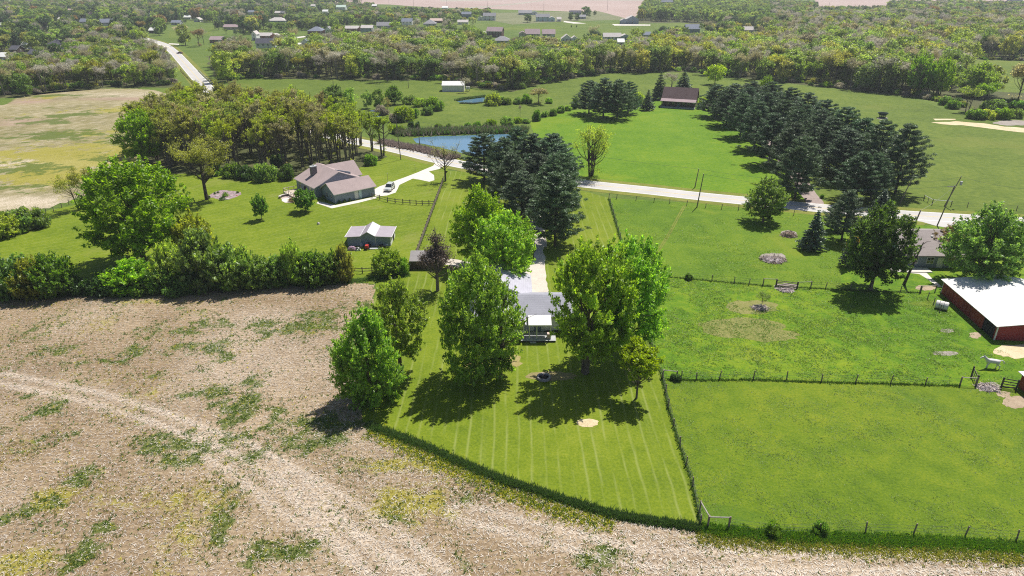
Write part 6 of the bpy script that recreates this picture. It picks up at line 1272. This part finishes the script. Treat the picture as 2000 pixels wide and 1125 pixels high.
# ---- fire ring, mounds, piles
x, y = G(1062, 739); o = empty('fire_ring', (x, y, 0), 0, 'round stone fire ring with dark ash in the lawn shade', 'fire pit')
me = MB().add([(r_*math.cos(t_), r_*math.sin(t_), z) for z in (0, .38) for r_, t_ in ((.78, 0), (.98, 0), (.98, R(21)), (.78, R(21)))], [(0,3,2,1),(4,5,6,7),(0,1,5,4),(1,2,6,5),(2,3,7,6),(3,0,4,7)]).mesh('stone', plain('ring_stone', (.34,.31,.32), .9, .2, 3))
for i in range(16): child('stone', me, o, (0, 0, rnd.uniform(-.03, .03)), R(22.5*i))
MB().lathe([(0, .12), (.76, .06)], 16).build('ash', dkmat, o)
for i in range(4): MB().tube([(-.5*math.cos(i), -.5*math.sin(i), .12), (.4*math.cos(i*1.3), .4*math.sin(i*1.3), .24)], .06, 5).build('log', bark_dark, o)
def brush(px, py, sx, sy, sz, n, mats, label, seed, name='brush_pile'):
    x, y = G(px, py); g_ = np.random.default_rng(seed); o = empty(name, (x, y, 0), 0, label, 'brush pile')
    for mi, mt in enumerate(mats):
        mb = MB()
        for i in range(n):
            a = g_.uniform(0, 6.28); q = g_.random()**.6; cx, cy = sx/2*q*math.cos(a), sy/2*q*math.sin(a); cz = sz*(1-q*q)*g_.uniform(.2, 1)+.04; d = Vector(g_.normal(size=3)); d.z *= .35; d = d.normalized()*g_.uniform(.2, .55)
            mb.tube([(cx-d.x, cy-d.y, max(.03, cz-d.z)), (cx+d.x, cy+d.y, max(.05, cz+d.z))], g_.uniform(.02, .06), 3)
        mb.build('branches', mt, o)
    mb = MB(); mb.lathe([(sx*.42, .0), (sx*.30, sz*.5), (sx*.1, sz*.75), (0, sz*.78)], 12); q = mb.build('heap', mats[-1], o); q.scale = (1, sy/sx, 1)
tw = plain('twig_brown', (.20,.14,.11), .9, .3); twp = plain('twig_pale', (.50,.42,.36), .9, .3); ash = plain('ash_grey', (.30,.26,.27), .9, .3)
brush(1541, 461, 3.6, 3.0, 1.2, 70, [twp, tw], 'reddish brown brush pile beside the lone spruce', 1)
brush(1510, 508, 5.4, 4.6, .5, 110, [twp, tw, ash], 'wide flat grey brush pile in the lower upper paddock', 2)
brush(1536, 567, 3.4, 2.4, .25, 50, [twp, ash], 'trampled twig litter under the pasture gate', 3)
brush(1484, 602, 3.0, 2.2, .5, 60, [twp, ash], 'stone and twig heap at the foot of the pasture sapling', 4)
brush(1930, 758, 3.0, 2.4, .2, 60, [twp, ash], 'pale churned litter patch between the two gates near the horse', 6)
# ---- wrapped bale
x, y = G(1838, 603); o = empty('wrapped_bale', (x, y, 0), R(-38), 'white net wrapped round bale lying between fence posts and barn', 'hay bale')
q = MB().lathe([(0, -.95), (.62, -.95), (.72, -.85), (.72, .85), (.62, .95), (0, .95)], 18).build('bale', plain('bale_wrap', (.66,.63,.60), .6, .15, 2), o); q.location = (0, 0, .68); q.rotation_euler = (0, math.pi/2, 0)
for zz in (-.35, .3): s_ = MB().lathe([(.722, zz-.03), (.73, zz), (.722, zz+.03)], 18).build('strap', c_k, o); s_.location = (0, 0, .68); s_.rotation_euler = (0, math.pi/2, 0)
# ---- hay feeder in the far right pasture
x, y = G(1723, 230); o = empty('hay_feeder', (x, y, 0), 0, 'dark green round hay feeder alone in the right pasture', 'feeder')
gd = plain('feeder_green', (.025,.05,.04), .5)
MB().lathe([(1.3, 1.0), (1.95, 1.9), (2.05, 2.0), (1.95, 1.98), (1.25, 1.05), (0, .95)], 22).build('bowl', gd, o); MB().lathe([(1.0, 0), (1.25, .05), (1.25, .35), (1.0, .4)], 20).build('base', gd, o)
for i in range(8): a = R(45*i); MB().tube([(1.1*math.cos(a), 1.1*math.sin(a), .3), (1.25*math.cos(a), 1.25*math.sin(a), 1.05)], .06, 5).build('leg', gd, o)
sheet('bare_patch', ell(1723, 231, 11, 2.2), m_mud, .012, 1, .2)
# small items in far pasture & lawn
lump('boulder', 622, 438, .7, .6, .5, [rk], 'single pale boulder on the left garden lawn', 'rock', 41, n=9, m=4)
x, y = G(602, 466); o = empty('lawn_sapling', (x, y, 0), 0, 'thin bare sapling stake on the lawn left of the outbuilding', 'sapling'); MB().tube([(0,0,0),(0,0,1.6)], .02, 5).build('stake', wood, o); MB().tube([(0,0,.8),(.2,0,1.5)], .012, 4).build('twig', bark, o)
# guard rails at the culvert
for pts_, lb in (([(352,137),(358,144),(366,152),(374,160),(377,165)], 'dark culvert guard rail left of the far road'), ([(388,139),(398,149),(408,158),(416,166)], 'guard rail right of the far road near the woods')):
    w3_ = [G(*p) for p in pts_]; o = empty('guard_rail', (*w3_[0], 0), 0, lb, 'guard rail'); ox, oy = w3_[0]
    for a, b in zip(w3_[:-1], w3_[1:]):
        d = math.dist(a, b); q = MB().box(0, d, -.05, .05, .4, .85).build('rail', wooddk if 'left' in lb else W_['grey'], o); q.location = (a[0]-ox, a[1]-oy, 0); q.rotation_euler = (0, 0, math.atan2(b[1]-a[1], b[0]-a[0]))
    for a in w3_: q = MB().box(-.09, .09, .06, .2, 0, .75).build('post', wood, o); q.location = (a[0]-ox, a[1]-oy, 0)
def mailbox(px, py, lb):
    x, y = G(px, py); o = empty('mailbox', (x, y, 0), R(90), lb, 'mailbox'); MB().box(-.05, .05, -.05, .05, 0, 1.1).build('post', wood, o)
    MB().prism([(-.12, 0), (.12, 0), (.12, .14), (.07, .22), (-.07, .22), (-.12, .14)], -.28, .28).build('box', c_k, o).location = (0, 0, 1.1)
mailbox(862, 330, 'mailbox at the mouth of the concrete drive'); mailbox(1572, 397, 'mailbox across from the shaded lane')
# ---- the horse
def horse(px, py, rz, label):
    x, y = G(px, py); o = empty('horse', (x, y, 0), rz, label, 'horse')
    J = {  # joint: (x forward, y side, z), radius x, radius y, parent
     'pelvis': ((-.55,0,1.22), (.27,.30), None), 'loin': ((-.15,0,1.20), (.27,.29), 'pelvis'), 'chest': ((.35,0,1.17), (.29,.32), 'loin'), 'wither': ((.62,0,1.25), (.22,.28), 'chest'),
     'neck1': ((.86,0,1.48), (.14,.20), 'wither'), 'neck2': ((1.06,0,1.72), (.11,.15), 'neck1'), 'poll': ((1.16,0,1.84), (.10,.12), 'neck2'), 'cheek': ((1.32,0,1.74), (.09,.12), 'poll'), 'nose': ((1.52,0,1.55), (.06,.07), 'cheek'), 'muzzle': ((1.60,0,1.48), (.055,.06), 'nose'),
     'dock': ((-.84,0,1.36), (.06,.06), 'pelvis'), 'tail1': ((-1.05,0,1.38), (.07,.07), 'dock'), 'tail2': ((-1.28,0,1.12), (.09,.08), 'tail1'), 'tail3': ((-1.38,0,.78), (.05,.05), 'tail2')}
    for s_, nm, fx in ((.15, 'l', .22), (-.15, 'r', -.10)):
        J['sh'+nm] = ((.48, s_, .98), (.13,.14), 'chest'); J['el'+nm] = ((.44, s_, .76), (.09,.10), 'sh'+nm); J['kn'+nm] = ((.50+fx*.7, s_, .48), (.055,.06), 'el'+nm); J['fe'+nm] = ((.44+fx*.9, s_, .16), (.04,.045), 'kn'+nm); J['ho'+nm] = ((.48+fx, s_, .04), (.06,.065), 'fe'+nm)
        J['hi'+nm] = ((-.60, s_, 1.02), (.17,.18), 'pelvis'); J['st'+nm] = ((-.48, s_*1.1, .80), (.13,.14), 'hi'+nm); J['hk'+nm] = ((-.78-fx*.5, s_, .54), (.06,.07), 'st'+nm); J['hf'+nm] = ((-.74-fx*.8, s_, .18), (.045,.05), 'hk'+nm); J['hh'+nm] = ((-.68-fx*.8, s_, .04), (.06,.065), 'hf'+nm)
    keys = list(J); me = bpy.data.meshes.new('body'); me.from_pydata([J[k][0] for k in keys], [(keys.index(k), keys.index(J[k][2])) for k in keys if J[k][2]], [])
    b = link(bpy.data.objects.new('body', me)); b.parent = o; sk = b.modifiers.new('skin', 'SKIN'); 
    for i, k in enumerate(keys): f_ = 1.12 if k[:2] in ('pe', 'lo', 'ch', 'wi', 'ne') else 1.25 if k[:2] in ('kn', 'fe', 'hk', 'hf') else 1.1; me.skin_vertices[0].data[i].radius = (J[k][1][0]*f_, J[k][1][1]*f_)
    me.skin_vertices[0].data[0].use_root = True; b.modifiers.new('sub', 'SUBSURF').levels = 2; b.modifiers['sub'].render_levels = 2
    me.materials.append(plain('horse_coat_white', (.66,.64,.61), .7, .12, 3)); sk.use_smooth_shade = True
    gm = plain('horse_mane', (.55,.53,.50), .8)
    mn = MB()
    for i in range(12):
        t_ = i/11; xx = .62 + .56*t_; zz = 1.42 + .52*t_; mn.box(xx-.04, xx+.04, -.03, .03, zz, zz+.12)
    mn.build('mane', gm, o)
    for s_ in (-1, 1): MB().add([(1.12, s_*.05-.03, 1.9), (1.2, s_*.05-.03, 1.9), (1.16, s_*.05+.03, 1.9), (1.17, s_*.06, 2.05)], [(0,1,3), (1,2,3), (2,0,3)]).build('ear', gm, o)
    for s_ in (-1, 1): MB().lathe([(0, -.02), (.02, 0), (0, .02)], 6).build('eye', dkmat, o).location = (1.33, s_*.105, 1.79)
    return o
hs = horse(1935, 719, R(172), 'white horse walking left in the pasture below the red barn')
hs.scale = (1.15, 1.15, 1.0)
# ================================================================ grass, weeds, straw
def tufts(name, X, Y, h, w_, nb, mats, tone_seed, label, lean=.6, mi=None):
    """upright leaf blades: nb triangles per tuft"""
    g = np.random.default_rng(tone_seed); n = len(X); m_ = n*nb
    bx = np.repeat(X, nb) + g.normal(size=m_)*.10; by = np.repeat(Y, nb) + g.normal(size=m_)*.10
    hh = np.repeat(h if np.ndim(h) else np.full(n, h), nb) * g.uniform(.5, 1.15, m_); a = g.uniform(0, 6.28, m_); ln = g.uniform(.1, lean, m_)*hh
    ww = w_ * g.uniform(.6, 1.3, m_); V = np.empty((m_, 3, 3))
    V[:, 0] = np.stack([bx - np.sin(a)*ww/2, by + np.cos(a)*ww/2, np.full(m_, .01)], 1); V[:, 1] = np.stack([bx + np.sin(a)*ww/2, by - np.cos(a)*ww/2, np.full(m_, .01)], 1)
    V[:, 2] = np.stack([bx + np.cos(a)*ln*1.6, by + np.sin(a)*ln*1.6, hh], 1)
    tone = np.clip(.5 + .28*g.normal(size=m_), 0, 1); idx = np.repeat(mi, nb) if mi is not None else None
    o = link(bpy.data.objects.new(name, np_mesh(name, V.reshape(-1, 3), 3, mats, tone, 'r', idx))); return tag(o, label, None, None, 'stuff')
gw_ = leafmat('weed_green', (.12, .18, .035), (1.3, 1.5, .6), .45); gyw = leafmat('weed_yellow', (.55, .52, .06), (1.2, 1.2, .6), .5); gdk = leafmat('grass_dark', (.085, .165, .022), (1.3, 1.6, .6), .4)
gmd = leafmat('grass_mid', (.13, .24, .012), (1.4, 1.6, .5), .5); gpa = leafmat('grass_blade', (.18, .26, .02), (1.3, 1.5, .5), .4); gst = leafmat('straw_pale', (.74, .66, .56), (1, 1, 1), .2, .3); grd = leafmat('reed_dry', (.30, .24, .20), (1, 1, 1), .3, .35); grg = leafmat('reed_green', (.10, .13, .05), (1.2, 1.3, .8), .35)
g = np.random.default_rng(77)
def sample(poly_px, n, seed, world=False):
    w2_ = poly_px if world else [G(*p) for p in poly_px]; xs = [p[0] for p in w2_]; ys = [p[1] for p in w2_]; gg_ = np.random.default_rng(seed)
    X = gg_.uniform(min(xs), max(xs), n); Y = gg_.uniform(min(ys), max(ys), n); k = inpoly(X, Y, w2_); px = 1000 + FOC*X/(Y*CP + CAM_H*SP); k &= (px > -40) & (px < 2040); return X[k], Y[k]
FV = [p for p in FIELD]; FV[0] = (-110, 44); FV[1] = (60, 44)
X, Y = sample(FV, 420000, 1, True); ga, ya, pa, da = fieldattr(X, Y); u = g.random(len(X))
k = (u < np.clip(ga*1.0, 0, 1)**1.3*.34*np.clip(90/Y, .3, 1.3)) | (u > .984); X1, Y1 = X[k], Y[k]; 
tufts('weeds', X1, Y1, .22*g.uniform(.5, 1.3, len(X1)), .11, 5, [gw_, gdk, gyw], 2, 'green weeds spreading through the corn stubble', mi=g.choice([0, 0, 1, 2], len(X1), p=[.35, .3, .25, .1]))
X, Y = sample(FV, 200000, 3, True); ga, ya, pa, da = fieldattr(X, Y); u = g.random(len(X)); k = u < np.clip(ya, 0, 1)*.30*np.clip(90/Y, .3, 1.3)
tufts('yellow_weeds', X[k], Y[k], .26, .08, 5, [gyw, gw_], 4, 'yellowing weeds in the corn stubble', mi=g.choice([0, 1], k.sum(), p=[.75, .25]))
# straw: flat lying strips
X, Y = sample(FV, 330000, 5, True); ga, ya, pa, da = fieldattr(X, Y); u = g.random(len(X)); k = u < (.34 + .6*pa)*np.clip(75/Y, .2, 1.2)*(1-.5*ga); X, Y = X[k], Y[k]; n = len(X)
a = g.uniform(0, 6.28, n); l = g.uniform(.12, .42, n); w2 = g.uniform(.025, .06, n); z = g.uniform(.02, .10, n); tl = g.uniform(-.3, .3, n)*l
dx, dy = np.cos(a)*l/2, np.sin(a)*l/2; nx, ny = -np.sin(a)*w2/2, np.cos(a)*w2/2; V = np.empty((n, 4, 3))
for i, (s1, s2) in enumerate(((-1, -1), (1, -1), (1, 1), (-1, 1))): V[:, i] = np.stack([X + s1*dx + s2*nx, Y + s1*dy + s2*ny, np.maximum(.012, z + s1*tl/2)], 1)
tag(link(bpy.data.objects.new('straw', np_mesh('straw', V.reshape(-1, 3), 4, [gst], np.clip(.5+.3*g.normal(size=n), 0, 1)))), 'pale corn straw lying over the stubble field', None, None, 'stuff')
# tall grass margin between field and lawn / pasture
def strip(line_px, wdt, n, seed, off=0.0):
    gg_ = np.random.default_rng(seed); w2_ = [G(*p) for p in line_px]; seg = np.array([math.dist(a, b) for a, b in zip(w2_[:-1], w2_[1:])]); k = gg_.choice(len(seg), n, p=seg/seg.sum()); t_ = gg_.random(n)
    A = np.array(w2_); P0 = A[k]; P1 = A[k+1]; d = P1-P0; nn = np.stack([-d[:, 1], d[:, 0]], 1)/np.linalg.norm(d, axis=1, keepdims=True); q = P0 + d*t_[:, None] + nn*(gg_.normal(size=n)*wdt*.5 + off)[:, None]; return q[:, 0], q[:, 1]
MG = [(716,830),(770,850),(830,873),(960,931),(1100,977),(1200,1007),(1290,1021),(1370,1032)]
X, Y = strip(MG, .6, 6500, 6); tufts('tall_grass', X, Y, .42*g.uniform(.7, 1.2, len(X)), .10, 5, [gdk, gw_], 7, 'dark tall grass margin between the stubble and the mown lawn', mi=g.choice([0, 1], len(X), p=[.8, .2]))
X, Y = strip([(1370,1034),(1500,1048),(1700,1056),(1850,1062),(2000,1072),(2150,1082)], .9, 7000, 8); tufts('tall_grass', X, Y, .36*g.uniform(.6, 1.2, len(X)), .10, 5, [gdk, gw_, gpa], 9, 'rank grass under the bottom pasture fence', mi=g.choice([0, 1, 2], len(X)))
X, Y = strip([(1360,1050),(1500,1062),(1700,1072),(2050,1092)], 1.3, 4500, 10); tufts('yellow_weeds', X, Y, .24, .08, 5, [gyw, gw_], 11, 'yellow weeds along the lower field margin', mi=g.choice([0, 1], len(X), p=[.7, .3]))
X, Y = strip([(720,842),(830,888),(960,950),(1100,1000),(1200,1026)], 1.6, 3200, 12); tufts('weeds', X, Y, .25, .09, 5, [gw_, gyw], 13, 'weeds beside the tall grass margin', mi=g.choice([0, 1], len(X), p=[.5, .5]))
for i, (ln_, wd2, n2, hh, lb) in enumerate([([(1189,389),(1211,465),(1240,575),(1270,668),(1294,740),(1305,795),(1328,872),(1353,950),(1368,1024)], .22, 3000, .24, 'uncut grass under the lawn wire fence'),
    ([(1300,741),(1360,743),(1471,742),(1604,747),(1739,750),(1875,754)], .3, 1300, .24, 'uncut grass under the pasture cross fence'), ([(1290,540),(1390,549),(1490,558),(1583,563),(1700,569),(1798,572)], .3, 1300, .24, 'uncut grass under the paddock wire fence'),
    ([(0,582),(140,573),(230,566),(500,559),(700,549),(800,536)], 1.0, 7000, .45, 'rough grass at the foot of the garden hedge'), ([(802,529),(866,353)], .2, 1200, .2, 'uncut grass under the long board fence')]):
    X, Y = strip(ln_, wd2, n2, 20+i); tufts('rough_grass', X, Y, hh*g.uniform(.6, 1.2, len(X)), .09, 4, [gdk, gw_], 30+i, lb, mi=g.choice([0, 1], len(X)))
# pasture tussocks
def grassfield(name, poly, n, h, w_, nb, seed, label, ns=.3, thr=.42):
    X, Y = sample(poly, n, seed); v = vnoise(X, Y, ns, seed)*.6 + vnoise(X, Y, ns*3.1, seed+1)*.4; u_ = np.random.default_rng(seed).random(len(X)); k = (v > thr + .42*(u_-.35)) & (u_ < np.clip(95/Y, .25, 1.2)); X, Y = X[k], Y[k]
    tufts(name, X, Y, h*(.5+vnoise(X, Y, .7, seed+2)), w_, nb, [gmd, gpa, gw_], seed, label, 1.3, mi=np.random.default_rng(seed).choice([0, 1, 2], len(X), p=[.35, .6, .05]))
grassfield('grass', [(1215,480),(1240,575),(1270,668),(1294,738),(1420,740),(1640,744),(1990,756),(2060,700),(1940,680),(1850,600),(1790,572),(1640,566),(1500,560),(1300,544)], 80000, .09, .11, 4, 41, 'tussocky grass of the middle pasture')
grassfield('grass', [(1296,745),(1305,795),(1328,872),(1353,950),(1372,1026),(1500,1044),(1700,1054),(2000,1068),(2120,1074),(2120,765),(1875,757),(1420,745)], 34000, .06, .09, 4, 43, 'tussocky grass of the near pasture', .2, .46)
grassfield('grass', [(1192,392),(1213,465),(1250,520),(1290,538),(1400,548),(1500,555),(1640,558),(1650,445),(1590,428),(1350,405)], 36000, .10, .10, 3, 45, 'longer grass patches of the upper paddock', .12, .52)
# reeds
X, Y = strip([(745,278),(780,286),(815,291),(850,300),(890,310)], 2.2, 2600, 50); tufts('reeds', X, Y, 1.3*g.uniform(.6, 1.2, len(X)), .22, 5, [grd], 51, 'dry pinkish reeds along the near bank of the pond')
X, Y = strip([(775,262),(800,262),(860,260),(930,258),(1000,257),(1030,258)], 3.2, 3800, 52); tufts('reeds', X, Y, 2.0*g.uniform(.6, 1.2, len(X)), .3, 5, [grg, grd, gdk], 53, 'tall dark reeds behind the pond', mi=g.choice([0, 1, 2], len(X), p=[.5, .3, .2]))
X, Y = strip([(898,202),(925,203),(950,200)], .8, 300, 54); tufts('reeds', X, Y, .6, .3, 4, [grg], 55, 'low reeds at the small far pond')
X, Y = strip([(893,197),(905,194),(925,192),(950,189)], 1.2, 500, 56); tufts('reeds', X, Y, 1.0, .3, 4, [gdk, grg], 57, 'reeds behind the small far pond', mi=g.choice([0, 1], len(X)))
# ---- air
HAZE = 0.00014
hz = MB().box(-1800, 1800, -150, 4200, -1.2, 90).build('haze', None or m_conc); hz.data.materials.clear()
m = bpy.data.materials.new('haze_air'); m.use_nodes = True; m.node_tree.nodes.clear(); oo = m.node_tree.nodes.new('ShaderNodeOutputMaterial'); pv = m.node_tree.nodes.new('ShaderNodeVolumePrincipled')
pv.inputs['Color'].default_value = (.86, .91, 1.0, 1); pv.inputs['Density'].default_value = HAZE; pv.inputs['Anisotropy'].default_value = .2; m.node_tree.links.new(pv.outputs[0], oo.inputs['Volume'])
hz.data.materials.append(m); tag(hz, kind='stuff')
